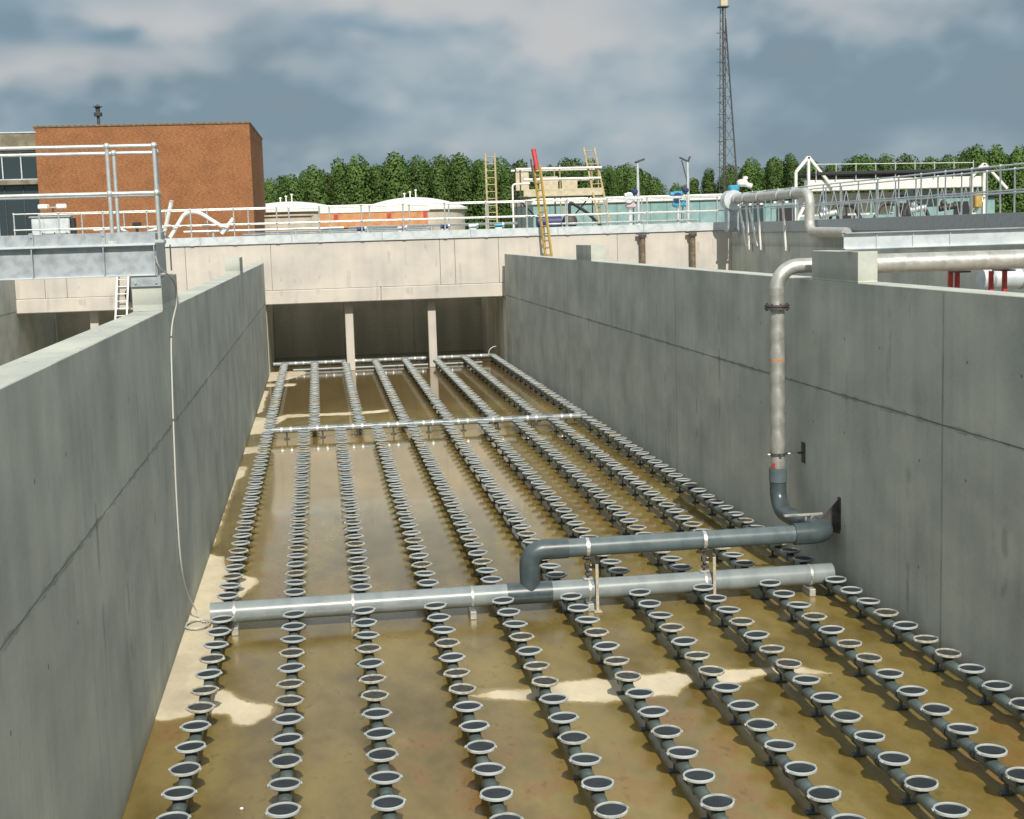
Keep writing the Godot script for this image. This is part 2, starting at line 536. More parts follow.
func brick_material() -> StandardMaterial3D:
	# far brickwork: course-wise tone variation, weathering blotches
	var w := 512
	var n1 := layer(81, 0.010, w, w, 4)
	var n2 := layer(82, 0.35, w, w, 2, 128, 512)
	var n3 := layer(83, 0.03, w, w, 4, 160, 512)
	var by := PackedByteArray()
	by.resize(w * w * 3)
	for i in w * w:
		var a := n1[i] / 255.0
		var b := n2[i] / 255.0
		var c := n3[i] / 255.0
		var k := 0.92 + 0.75 * (b - 0.5) + 0.26 * (a - 0.5) + 0.14 * (c - 0.5)
		var col := Color(0.255, 0.110, 0.050).lerp(Color(0.32, 0.155, 0.076), b) * k
		col = col.lerp(Color(0.20, 0.085, 0.035), 0.35 * smoothstep(0.72, 0.95, a))
		col = col.linear_to_srgb()
		by[i * 3] = clampi(int(col.r * 255), 0, 255); by[i * 3 + 1] = clampi(int(col.g * 255), 0, 255); by[i * 3 + 2] = clampi(int(col.b * 255), 0, 255)
	var m := mat(Color(1, 1, 1), 0.9, 0.0, 0.3)
	m.albedo_texture = ImageTexture.create_from_image(Image.create_from_data(w, w, false, Image.FORMAT_RGB8, by))
	m.uv1_triplanar = true
	m.uv1_world_triplanar = true
	m.uv1_scale = Vector3.ONE / 9.0
	return m


func sky_texture(yaw_deg: float) -> ImageTexture:
	var w := 2880
	var h := 1440
	var im := Image.create(w, h, false, Image.FORMAT_RGB8)
	im.fill(Color(0.36, 0.40, 0.38))
	var na := noise(201, 0.055, 5)
	var nb := noise(202, 0.16, 4)
	var nc := noise(203, 0.9, 3)
	var nd := noise(204, 0.025, 3)
	var blobs := [  # bearing from the view's middle, elevation, half widths (degrees), strength
		[-17.5, 6.9, 6.5, 1.1, 0.75], [-13.5, 8.5, 4.2, 0.8, 0.6], [-15.5, 7.8, 1.6, 0.5, -0.75], [-19.5, 7.9, 2.4, 0.6, -0.5], [-9.0, 6.6, 2.0, 0.5, 0.25],
		[-3.0, 9.6, 7.0, 0.9, 0.75], [2.6, 8.7, 3.0, 0.9, 0.55], [4.0, 7.7, 2.2, 0.6, 0.6], [-6.0, 7.9, 1.4, 0.35, 0.4], [-4.0, 8.3, 4.0, 0.5, -0.35],
		[12.2, 8.8, 3.2, 1.4, 0.55], [16.0, 7.3, 3.2, 0.8, 0.32], [19.5, 8.4, 3.0, 0.9, 0.55], [20.0, 4.8, 7.0, 1.3, -0.6], [10.5, 6.4, 2.0, 0.5, -0.4], [5.0, 5.6, 6.0, 0.6, -0.25],
		[-12.0, 4.9, 9.0, 0.55, -0.35], [-8.5, 3.5, 2.5, 0.5, 0.25], [-2.0, 3.7, 4.0, 0.4, 0.2],
	]
	var by := PackedByteArray()
	var rows := h / 2 + 8
	by.resize(w * rows * 3)
	for y in rows:
		var el := 90.0 - 180.0 * (y + 0.5) / h
		var er := deg_to_rad(el)
		var se := sin(maxf(er, 0.0)) + 0.07
		var lo := smoothstep(16.0, 7.0, el)       # low, layered part
		for x in w:
			var az := 360.0 * ((x + 0.5) / w)   # the left edge of a panorama is -Z
			var ar := deg_to_rad(az)
			var dx := sin(ar) * cos(er)
			var dz := -cos(ar) * cos(er)
			var p := Vector2(dx, dz) / se
			var q := Vector3(dx * 60.0, el * 1.35, dz * 60.0)
			var low := na.get_noise_3dv(q) * 0.85 + nb.get_noise_3dv(q * Vector3(0.8, 1.1, 0.8)) * 0.55 + nc.get_noise_3dv(q * Vector3(0.35, 0.5, 0.35)) * 0.30
			var high := na.get_noise_3d(p.x * 9.0, p.y * 9.0, 3.0) * 0.9 + nb.get_noise_3d(p.x * 9.0, p.y * 9.0, 8.0) * 0.5
			var c := lerpf(high, low, lo)
			var b := 0.0
			var da := fposmod(az - yaw_deg + 180.0, 360.0) - 180.0
			if absf(da) < 45.0 and el < 16.0:
				for s in blobs:
					var u: float = (da - s[0] + low * 2.6) / s[2]
					var v: float = (el - s[1] + low * 0.8) / s[3]
					var rr := u * u + v * v
					if rr < 6.0:
						b += s[4] * exp(-rr)
			else:
				b = 0.25 * nd.get_noise_3dv(q)
			# cover: 0 = blue-grey sky or cloud base, 1 = sunlit cloud
			var t := smoothstep(-0.45, 1.25, c * 1.05 + b * 1.35 + lerpf(0.45, 0.0, lo))
			var base := Color(0.245, 0.350, 0.420).lerp(Color(0.25, 0.368, 0.472), smoothstep(6.0, 12.0, el))
			base = base.lerp(Color(0.262, 0.346, 0.396), smoothstep(5.0, 0.5, el))
			base = base * (1.0 + 0.35 * c + 0.45 * clampf(b, -1.0, 0.0))
			var bright := Color(0.53, 0.545, 0.555).lerp(Color(0.97, 0.96, 0.93), smoothstep(11.0, 26.0, el))
			var col := base.lerp(bright, clampf(t, 0, 1))
			col = col.linear_to_srgb()
			var i := (y * w + x) * 3
			by[i] = clampi(int(col.r * 255), 0, 255); by[i + 1] = clampi(int(col.g * 255), 0, 255); by[i + 2] = clampi(int(col.b * 255), 0, 255)
	im.blit_rect(Image.create_from_data(w, rows, false, Image.FORMAT_RGB8, by), Rect2i(0, 0, w, rows), Vector2i.ZERO)
	return ImageTexture.create_from_image(im)


# ------------------------------------------------------------------ scene
func _ready() -> void:
	rng.seed = 4
	# camera
	var cam := Camera3D.new()
	cam.name = "camera"
	var yaw := 0.136
	var pit := 0.127
	var roll := 0.030
	var F := Vector3(sin(yaw) * cos(pit), -sin(pit), -cos(yaw) * cos(pit))
	var R0 := Vector3(cos(yaw), 0, sin(yaw))
	var U0 := R0.cross(F)
	cam.transform = Transform3D(Basis(R0 * cos(roll) - U0 * sin(roll), R0 * sin(roll) + U0 * cos(roll), -F), Vector3(0, CAM_H, 0))
	cam.fov = rad_to_deg(2.0 * atan(409.5 / 1387.0))
	cam.near = 0.1
	cam.far = 6000.0
	cam.current = true
	add_child(cam)
	# sky
	var env := Environment.new()
	env.background_mode = Environment.BG_SKY
	var pm := PanoramaSkyMaterial.new()
	pm.panorama = sky_texture(rad_to_deg(yaw))
	var sky := Sky.new()
	sky.sky_material = pm
	env.sky = sky
	env.background_energy_multiplier = 1.0
	env.tonemap_mode = Environment.TONE_MAPPER_LINEAR
	env.tonemap_exposure = 1.0
	env.sdfgi_enabled = true
	env.ssao_enabled = true
	env.ssil_enabled = true
	var we := WorldEnvironment.new()
	we.name = "world_environment"
	we.environment = env
	add_child(we)
	# sun: behind the camera, a touch to the right
	var sun := DirectionalLight3D.new()
	sun.name = "sun"
	var el := deg_to_rad(39.0)
	var az := deg_to_rad(1.8)
	sun.basis = Basis.looking_at(Vector3(-sin(az) * cos(el), -sin(el), -cos(az) * cos(el)))
	sun.light_energy = 1.5
	sun.light_color = Color(1.0, 0.968, 0.915)
	sun.light_angular_distance = 0.5
	sun.shadow_enabled = true
	add_child(sun)

	make_materials()
	build_ground()
	build_lane_walls()
	build_end_wall()
	build_walkways()
	build_background()
	build_trees()
	build_diffusers()
	build_headers()
	build_air_pipes()
	build_small_things()


func build_ground() -> void:
	var g := G.new()
	var y := 5.1
	var up := Vector3.UP
	g.quad(V(-4000, y, 66.9), V(4000, y, 66.9), V(4000, y, 5000), V(-4000, y, 5000), up)
	g.quad(V(-4000, y, -60), V(-12.6, y, -60), V(-12.6, y, 66.9), V(-4000, y, 66.9), up)
	g.quad(V(18.2, y, -60), V(4000, y, -60), V(4000, y, 66.9), V(18.2, y, 66.9), up)
	struct("ground", g, M.ground, "grass and gravel ground of the works around the tanks")
	g = G.new()
	g.tri(V(-2.4, 0, 8), V(8, 0, 8), V(8, 0, 67), up, up, up, Vector2(0, 0), Vector2(1, 0), Vector2(1, 1))
	g.tri(V(-2.4, 0, 8), V(8, 0, 67), V(-2.4, 0, 67), up, up, up, Vector2(0, 0), Vector2(1, 1), Vector2(0, 1))
	struct("floor", g, M.floor, "tank floor under a film of brown silty water with pale dry patches")
	g = G.new()
	g.quad(V(-12.4, 0, -4), V(-2.4, 0, -4), V(-2.4, 0, 67), V(-12.4, 0, 67), up)
	g.quad(V(8, 0, -4), V(18, 0, -4), V(18, 0, 67), V(8, 0, 67), up)
	g.quad(V(-2.4, 0, -4), V(8, 0, -4), V(8, 0, 8), V(-2.4, 0, 8), up)
	struct("floor_001", g, M.side_floor, "silty concrete floors of the neighbouring lanes")


func lane_wall(called: String, label: String, x0: float, x1: float, top: float, d0: float, d1: float, joints: Array, stubs: Array, stub_top: float) -> Node3D:
	var t := thing(called, label, "wall", V((x0 + x1) * 0.5, 0, (d0 + d1) * 0.5))
	var core := G.new()
	core.us = Vector2(1 / 13.25, 1 / 4.75)
	core.box(V((x0 + x1) * 0.5, top * 0.5 - 0.02, (d0 + d1) * 0.5), Vector3(x1 - x0 - 0.05, top - 0.06, d1 - d0 - 0.05))
	part("core", core, M.wall, t)
	var ds := [d0] + joints + [d1]
	for i in ds.size() - 1:
		for lift in 2:
			var g := G.new()
			g.us = Vector2(1 / 13.25, 1 / 4.75)
			var a: float = ds[i] + 0.004
			var b: float = ds[i + 1] - 0.004
			var ya := 0.0 if lift == 0 else 3.014
			var yb := 3.006 if lift == 0 else top
			g.box(V((x0 + x1) * 0.5, (ya + yb) * 0.5, (a + b) * 0.5), Vector3(x1 - x0, yb - ya, b - a), 0.008)
			for k in g.uv.size():
				g.uv[k] += Vector2(-16.5 / 13.25, 0)
			part("panel", g, M.wall, t)
	for s in stubs:
		var g := G.new()
		g.us = Vector2(1 / 13.25, 1 / 4.75)
		var bw := 0.30 if x0 > 0.0 and s[0] < 30.0 else x1 - x0 - 0.004
		var bx := x0 + bw * 0.5 if x0 > 0.0 else x1 - bw * 0.5
		g.box(V(bx, (top + stub_top) * 0.5 + 0.001, (s[0] + s[1]) * 0.5), Vector3(bw, stub_top - top, s[1] - s[0]), 0.005)
		part("bearing_block", g, M.wall, t)
	return t


func build_lane_walls() -> void:
	lane_wall("lane_wall", "long grey concrete wall on the left side of the drained lane", LX - 0.41, LX, TOP - 0.03, -4.0, 58.0, [3.25, 16.5, 29.75, 43.0, 56.25], [[19.82, 22.0], [40.0, 41.6]], 5.12)
	lane_wall("lane_wall", "long grey concrete wall on the right carrying the steel air pipe", RX, RX + 0.40, TOP + 0.03, -4.0, 57.6, [3.25, 16.5, 29.75, 43.0, 56.25], [[19.3, 21.2], [39.1, 41.4]], 5.17)
	lane_wall("lane_wall", "outer concrete wall of the neighbouring lane beyond the left wall", -12.46, -12.06, 5.35, -4.0, 66.4, [16.5, 29.75, 43.0], [], 5.1)
	lane_wall("lane_wall", "shaded tan concrete wall under the walkway beyond the right wall", 17.7, 18.1, 5.38, -4.0, 66.4, [16.5, 29.75, 43.0], [], 5.1)


func build_end_wall() -> void:
	var t := thing("end_wall", "pale cream concrete end wall spanning the lanes above a dark opening", "wall", V(2.8, 0, END_D + 0.2))
	var xs := [-12.06, -10.9, -10.04, -5.29, -1.85, 5.12, 5.75, 7.6, 12.7, 17.7]
	for i in xs.size() - 1:
		var a: float = xs[i] + 0.006
		var b: float = xs[i + 1] - 0.006
		var g := G.new()
		g.us = Vector2(1 / 13.25, 1 / 4.75)
		g.box(V((a + b) * 0.5, 4.465, END_D + 0.22), Vector3(b - a, 1.91, 0.40), 0.012)
		part("panel", g, M.end, t)
	for s in [[-12.06, -6.2], [-6.2, -2.56], [-2.56, 2.6], [2.6, 7.72], [7.72, 12.7], [12.7, 17.7]]:
		var g := G.new()
		g.us = Vector2(1 / 13.25, 1 / 4.75)
		g.box(V((s[0] + s[1]) * 0.5, 3.215, END_D + 0.20), Vector3(s[1] - s[0] - 0.008, 0.57, 0.50), 0.03)
		part("downstand_beam", g, M.end, t)
	var c := G.new()
	c.box(V(2.8, 4.2, END_D + 0.32), Vector3(29.6, 2.3, 0.15))
	part("core", c, M.end, t)
	var s := G.new()
	s.box(V(2.8, 5.32, 61.4), Vector3(29.7, 0.2, 5.8))
	part("roof_slab", s, M.concrete, t)
	for x: float in [-9.16, -5.6, 1.25, 4.74, 11.0, 14.4]:
		var g := G.new()
		g.us = Vector2(1 / 13.25, 1 / 4.75)
		g.box(V(x, 1.46, 59.0), Vector3(0.34, 2.93, 0.34), 0.02)
		part("pillar", g, M.end, t)
	var r := thing("channel_wall", "dark damp concrete wall in shade behind the end wall pillars", "wall", V(2.8, 0, 66.6))
	for i in 9:
		var a := -12.06 + i * 3.306
		var g := G.new()
		g.box(V(a + 1.653, 2.6, 66.65), Vector3(3.296, 5.2, 0.3), 0.012)
		part("panel", g, M.dark_concrete, r)
	var k := G.new()
	k.box(V(2.8, 2.6, 66.72), Vector3(29.7, 5.18, 0.2))
	part("core", k, M.dark_concrete, r)
	for x: float in [LX - 0.2, RX + 0.2]:
		var g := G.new()
		g.box(V(x, 1.45, 62.5), Vector3(0.4, 2.9, 7.9), 0.01)
		part("cross_wall", g, M.dark_concrete, r)


# a handrail: posts at the given places with knobs at both rails, rails along path
func handrail(t: Node3D, posts: Array, base: float, top: float, mid: float, rad: float, m: Material, path := []) -> void:
	for p: Vector3 in posts:
		var g := G.new()
		g.tube([Vector3(p.x, base, p.z), Vector3(p.x, top, p.z)], rad, 8)
		g.ball(Vector3(p.x, top, p.z), rad * 1.75, 10)
		g.ball(Vector3(p.x, mid, p.z), rad * 1.75, 10)
		g.box(Vector3(p.x, base + 0.02, p.z), Vector3(rad * 5, 0.05, rad * 5), 0.01)
		part("post", g, m, t)
	var pl := path if path.size() else posts
	for y: float in [top, mid]:
		var g := G.new()
		var pts := []
		for p: Vector3 in pl:
			pts.append(Vector3(p.x, y, p.z))
		for i in pts.size() - 1:
			g.tube([pts[i], pts[i + 1]], rad * 0.92, 8)
		part("top_rail" if y == top else "mid_rail", g, m, t)


func build_walkways() -> void:
	# bridge over the left lane
	var t := thing("walkway_bridge", "galvanised steel walkway bridge with ball-jointed handrails over the left lane", "walkway", V(-7.2, 5.15, 20.8))
	var x0 := -12.1
	var x1 := -2.19
	for d: float in [19.8, 21.9]:
		var s := 1.0 if d < 20 else -1.0
		x1 = -2.19 if d < 20 else -2.28
		var g := G.new()
		g.box(V((x0 + x1) * 0.5, 5.37, d + 0.03 * s), Vector3(x1 - x0, 0.40, 0.012))
		part("girder_web", g, M.galv, t)
		g = G.new()
		g.box(V((x0 + x1) * 0.5, 5.165, d + 0.03 * s), Vector3(x1 - x0, 0.02, 0.16), 0.004)
		part("bottom_flange", g, M.galv_pale, t)
		g = G.new()
		g.box(V((x0 + x1) * 0.5, 5.585, d + 0.0 * s), Vector3(x1 - x0, 0.03, 0.16), 0.005)
		part("top_flange", g, M.galv_pale, t)
		g = G.new()
		g.box(V((x0 + x1) * 0.5, 5.68, d + 0.015 * s), Vector3(x1 - x0, 0.158, 0.008))
		part("toe_board", g, M.galv, t)
		var k := 0
		for x: float in [-2.21, -2.89, -3.84, -4.8, -5.75, -6.7, -7.65, -8.6, -9.55, -10.5, -11.5]:
			g = G.new()
			g.box(V(x, 5.372, d - 0.02 * s), Vector3(0.014, 0.394, 0.09))
			if k > 0:
				g.box(V(x, 5.66, d - 0.012 * s), Vector3(0.06, 0.24, 0.02), 0.004)
				g.ball(V(x, 5.60, d - 0.03 * s), 0.014, 6)
				g.ball(V(x, 5.72, d - 0.03 * s), 0.014, 6)
			part("stiffener", g, M.galv, t)
			k += 1
	for i in 10:
		var g := G.new()
		var a := x0 + i * 0.982
		g.box(V(a + 0.4985, 5.70, 20.85), Vector3(0.99, 0.03, 2.02), 0.004)
		part("deck_panel", g, M.galv, t)
	var e := G.new()
	e.bar(V(-2.205, 5.45, 19.86), V(-2.285, 5.45, 21.84), 0.012, 0.58)
	part("end_plate", e, M.galv, t)
	var c := 19.86
	var f := 21.84
	handrail(t, [V(-2.14, 0, c), V(-2.77, 0, c), V(-4.55, 0, c), V(-6.35, 0, c), V(-8.15, 0, c), V(-9.95, 0, c), V(-11.75, 0, c)], 5.6, 6.93, 6.29, 0.028, M.rail)
	handrail(t, [V(-2.33, 0, f), V(-2.95, 0, f), V(-4.7, 0, f), V(-6.5, 0, f), V(-8.3, 0, f), V(-10.1, 0, f), V(-11.9, 0, f)], 5.6, 6.96, 6.33, 0.028, M.rail)
	var cr := G.new()
	cr.tube([V(-2.14, 6.93, c), V(-2.33, 6.96, f)], 0.026, 8)
	cr.tube([V(-2.14, 6.29, c), V(-2.33, 6.33, f)], 0.026, 8)
	part("cross_rail", cr, M.rail, t)
	var bp := G.new()
	bp.box(V(-2.35, 5.08, 19.79), Vector3(0.40, 0.15, 0.02), 0.004)
	bp.box(V(-2.35, 5.14, 20.2), Vector3(0.40, 0.02, 0.8))
	for x: float in [-2.49, -2.21]:
		bp.ball(V(x, 5.05, 19.775), 0.018, 6)
	part("bearing_plate", bp, M.galv, t)

	# steel beam of the unfinished bridge over the right lane
	t = thing("bridge_girder", "pale steel bridge girder resting on the raised block of the right wall", "girder", V(12.6, 5.19, 20.2))
	for d: float in [19.6]:
		var g := G.new()
		var gx := 7.66 if d < 20 else 8.3
		g.box(V((gx + 17.55) * 0.5, 5.325, d), Vector3(17.55 - gx, 0.21, 0.012))
		part("web", g, M.galv_pale, t)
		g = G.new()
		g.box(V((gx + 17.55) * 0.5, 5.44, d), Vector3(17.55 - gx, 0.02, 0.14), 0.004)
		part("top_flange", g, M.galv, t)
		g = G.new()
		g.box(V((gx + 17.55) * 0.5, 5.21, d), Vector3(17.55 - gx, 0.02, 0.14), 0.004)
		part("bottom_flange", g, M.galv_pale, t)
	for x: float in [8.16, 8.72, 9.3]:
		var g := G.new()
		g.box(V(x, 5.335, 19.585), Vector3(0.012, 0.20, 0.03))
		part("stiffener", g, M.galv_pale, t)

	# walkway along the end wall
	t = thing("end_walkway", "long galvanised walkway with double handrails on top of the end wall", "walkway", V(2.7, 5.42, 58.9))
	var seg := 8
	for i in seg:
		var a := -12.06 + i * 3.70
		for d: float in [58.16, 59.75]:
			var g := G.new()
			g.box(V(a + 1.85, 5.60, d), Vector3(3.69, 0.34, 0.03), 0.006)
			part("fascia", g, M.galv_pale, t)
		var k := G.new()
		k.box(V(a + 1.85, 5.735, 58.95), Vector3(3.69, 0.04, 1.52), 0.005)
		part("deck_panel", k, M.galv, t)
	var pf := []
	var pb := []
	for i in 18:
		pf.append(V(-11.9 + i * 1.728, 0, 58.2))
		pb.append(V(-11.2 + i * 1.69, 0, 59.7))
	handrail(t, pf, 5.42, 6.90, 6.27, 0.03, M.rail)
	handrail(t, pb, 5.42, 6.88, 6.25, 0.03, M.rail)

	# walkway along the right-hand lane's outer wall
	t = thing("side_walkway", "grey walkway with handrails running towards the camera on the right lane's wall", "walkway", V(18.4, 5.38, 38))
	for i in 12:
		var a := 19.6 + i * 3.1
		var g := G.new()
		g.box(V(17.66, 5.52, a + 1.55), Vector3(0.05, 0.40, 3.09), 0.006)
		part("fascia", g, M.galv, t)
		g = G.new()
		g.box(V(18.45, 5.70, a + 1.55), Vector3(1.5, 0.04, 3.09), 0.005)
		part("deck_panel", g, M.galv, t)
	pf = []
	pb = []
	for i in 24:
		pf.append(V(17.7, 0, 20.0 + i * 1.6))
		pb.append(V(19.15, 0, 20.4 + i * 1.6))
	handrail(t, pf, 5.4, 6.93, 6.29, 0.025, M.galv_pale)
	handrail(t, pb, 5.4, 6.92, 6.28, 0.025, M.galv_pale)


# ------------------------------------------------------------------ diffusers and pipework
func lattice_diffuser() -> Array:
	var rim := G.new()   # retainer ring, with two small lugs
	rim.lathe([Vector2(0.139, -0.006), Vector2(0.140, 0.010), Vector2(0.143, 0.013), Vector2(0.152, 0.013), Vector2(0.158, 0.008), Vector2(0.158, -0.013), Vector2(0.153, -0.018), Vector2(0.140, -0.018)], Vector3.ZERO, 26)
	for s: float in [-1.0, 1.0]:
		rim.box(Vector3(s * 0.159, -0.002, 0), Vector3(0.024, 0.020, 0.045), 0.005)
	var mem := G.new()
	mem.lathe([Vector2(0.145, -0.004), Vector2(0.110, -0.004), Vector2(0.06, -0.001), Vector2(0.018, -0.002), Vector2(0.0, -0.002)].map(func(q): return q), Vector3.ZERO, 24)
	for i in mem.n.size():
		if mem.n[i].y < 0.0:
			mem.n[i] = -mem.n[i]
	var body := G.new()
	body.lathe([Vector2(0.0, -0.012), Vector2(0.147, -0.013), Vector2(0.143, -0.026), Vector2(0.085, -0.045), Vector2(0.056, -0.055), Vector2(0.052, -0.10)].map(func(q): return q), Vector3.ZERO, 20)
	body.lathe([Vector2(0.070, -0.175), Vector2(0.074, -0.13), Vector2(0.066, -0.075), Vector2(0.045, -0.064)], Vector3.ZERO, 12)
	return [body.mesh(), rim.mesh(), mem.mesh()]


func build_diffusers() -> void:
	var dm := lattice_diffuser()
	var stand := G.new()
	stand.box(Vector3(0, 0.012, 0), Vector3(0.15, 0.024, 0.09), 0.006)
	stand.box(Vector3(0, 0.075, 0), Vector3(0.035, 0.12, 0.045), 0.005)
	stand.tube([Vector3(0, 0.19, -0.028), Vector3(0, 0.19, 0.028)], 0.078, 12)
	var stand_m := stand.mesh()
	var coup := G.new()
	coup.tube([Vector3(0, 0, -0.07), Vector3(0, 0, 0.07)], 0.076, 12)
	coup.tube([Vector3(0, 0, -0.012), Vector3(0, 0, 0.012)], 0.084, 12)
	var coup_m := coup.mesh()
	var cap := G.new()
	cap.tube([Vector3(0, 0, -0.05), Vector3(0, 0, 0.05)], 0.07, 12)
	var cap_m := cap.mesh()
	# [first disc, spacing, discs, pipe from, pipe to, number of rows, first x, row spacing, words]
	var secs := [
		[10.06, 0.624, 16, 9.7, 19.68, 10, -1.556, 1.0, "in front of the near header"],
		[20.11, 0.612, 31, 19.92, 39.16, 10, -1.556, 1.0, "between near and middle headers"],
		[39.72, 0.615, 34, 39.26, 60.26, 8, -1.556, 1.285, "between middle header and end wall"],
	]
	for si in 3:
		var s = secs[si]
		var proto: Node3D = null
		for i in int(s[5]):
			var x: float = s[6] + s[7] * i
			var words := "diffuser row %s, %s from the left wall" % [s[8], ordinal(i + 1)]
			if proto != null:
				var c := proto.duplicate() as Node3D
				c.name = numbered("diffuser_row")
				c.position = V(x + 0.012 * sin(i * 2.4 + si), 0, s[3] + 0.03 * sin(i * 1.9 + si * 3.0) - 0.02)
				add_child(c)
				c.set_meta("label", words)
				continue
			proto = thing("diffuser_row", words, "diffuser row", V(x, 0, s[3]), "rows of disc diffusers along the tank floor")
			var len: float = s[4] - s[3]
			var g := G.new()
			g.tube([Vector3(0, 0.19, 0), Vector3(0, 0.19, -len)], 0.066, 16)
			put("pipe", g.mesh(), M.row_pipe, proto)
			for k in int(s[2]):
				var d: float = s[0] - s[3] + s[1] * k
				var b := put("diffuser", dm[0], M.pvc_dark, proto)
				b.position = Vector3(0.004 * sin(k * 3.1), 0.32 + 0.003 * sin(k * 1.7), -d)
				b.rotation = Vector3(0.035 * sin(k * 2.3), 0.3 * sin(k * 5.1), 0.035 * sin(k * 4.7 + si))
				var pick := (k * 7 + si * 3 + (k * k) % 5) % 6
				put("rim", dm[1], M.rim_worn if pick == 1 else (M.rim_silty if pick == 4 else M.rim), b)
				put("membrane", dm[2], M.membrane_dusty if pick == 2 or pick == 4 else M.membrane, b)
				if k % 2 == 1:
					var st := put("pipe_stand", stand_m, M.pvc_dark, proto)
					st.position = Vector3(0, 0, -d - 0.3)
				if k % 7 == 4:
					var co := put("coupling", coup_m, M.pvc_dark, proto)
					co.position = Vector3(0, 0.19, -d - 0.3)
			if si == 0:
				put("end_cap", cap_m, M.pvc_dark, proto).position = Vector3(0, 0.19, 0.0)


func band(t: Node3D, called: String, at: Vector3, axis: Vector3, r: float, w: float, m: Material) -> void:
	var g := G.new()
	g.tube([at - axis * w * 0.5, at + axis * w * 0.5], r, 20)
	part(called, g, m, t)


func build_headers() -> void:
	var X := Vector3.RIGHT
	var t := thing("air_header", "thick light grey plastic header pipe lying across the lane nearest the camera", "pipe", V(2.9, 0, 19.8))
	var y := 0.305
	var g := G.new()
	g.tube([V(-1.74, y, 19.8), V(2.56, y, 19.8)], 0.155, 28)
	part("pipe", g, M.pvc_light, t)
	g = G.new()
	g.tube([V(3.21, y, 19.8), V(7.55, y, 19.8)], 0.155, 28)
	part("pipe", g, M.pvc_light, t)
	g = G.new()
	g.tube([V(2.55, y, 19.8), V(3.22, y, 19.8)], 0.162, 28)
	g.tube([V(2.9, y, 19.8), V(2.9, 0.56, 19.8)], 0.150, 24)
	part("tee", g, M.pvc_dark, t)
	for x: float in [-1.40, 0.29, 2.03, 3.78, 5.55, 7.19]:
		band(t, "clamp", V(x, y, 19.8), X, 0.161, 0.035, M.steel)
		var s := G.new()
		s.box(V(x, 0.06, 19.8), Vector3(0.10, 0.12, 0.34), 0.01)
		s.box(V(x, y, 19.635), Vector3(0.03, 0.05, 0.04), 0.005)
		part("saddle", s, M.steel, t)
	for x in 10:
		var s := G.new()
		s.lathe([Vector2(0.085, -0.05), Vector2(0.085, 0.03), Vector2(0.06, 0.06)], V(-1.556 + x, 0.21, 19.655), 14, Basis(Vector3.RIGHT, -PI / 2))
		s.lathe([Vector2(0.085, -0.05), Vector2(0.085, 0.03), Vector2(0.06, 0.06)], V(-1.556 + x, 0.21, 19.945), 14, Basis(Vector3.RIGHT, PI / 2))
		part("outlet", s, M.pvc_dark, t)
	# middle and end headers: slim pipes on stands with bright clamps
	var specs := [[39.2, -1.50, 7.40, 10, 1.0, "slim grey header pipe across the middle of the lane on small stands"], [60.3, -2.05, 7.45, 8, 1.285, "slim pale pipe across the far end of the lane beside the pillars"]]
	for q in specs:
		var d: float = q[0]
		t = thing("cross_pipe", q[5], "pipe", V(2.9, 0, d))
		g = G.new()
		g.tube([V(q[1], 0.27, d), V(q[2], 0.27, d)], 0.085, 16)
		part("pipe", g, M.pvc_light, t)
		for i in int(q[3]):
			var x: float = -1.556 + q[4] * i
			var s := G.new()
			s.tube([V(x - 0.09, 0.27, d), V(x + 0.09, 0.27, d)], 0.098, 14)
			part("tee", s, M.pvc_mid, t)
			if i < q[3] - 1:
				band(t, "clamp", V(x + 0.36 * q[4], 0.27, d), X, 0.093, 0.05, M.bright)
				band(t, "clamp", V(x + 0.62 * q[4], 0.27, d), X, 0.093, 0.05, M.bright)
				s = G.new()
				s.box(V(x + 0.5 * q[4], 0.09, d), Vector3(0.05, 0.19, 0.06), 0.006)
				s.box(V(x + 0.5 * q[4], 0.012, d), Vector3(0.16, 0.024, 0.12), 0.005)
				part("stand", s, M.dark_steel, t)
	# low manifold in front of the end pipe, lying on the floor
	t = thing("floor_pipe", "thin pale pipe lying on the floor in front of the end header", "pipe", V(2.6, 0, 59.5))
	g = G.new()
	g.tube([V(-1.2, 0.06, 59.5), V(6.9, 0.06, 59.5)], 0.05, 10)
	part("pipe", g, M.pvc_light, t)
	for x: float in [0.4, 3.2, 5.9]:
		band(t, "joint", V(x, 0.06, 59.5), X, 0.06, 0.12, M.pvc_mid)


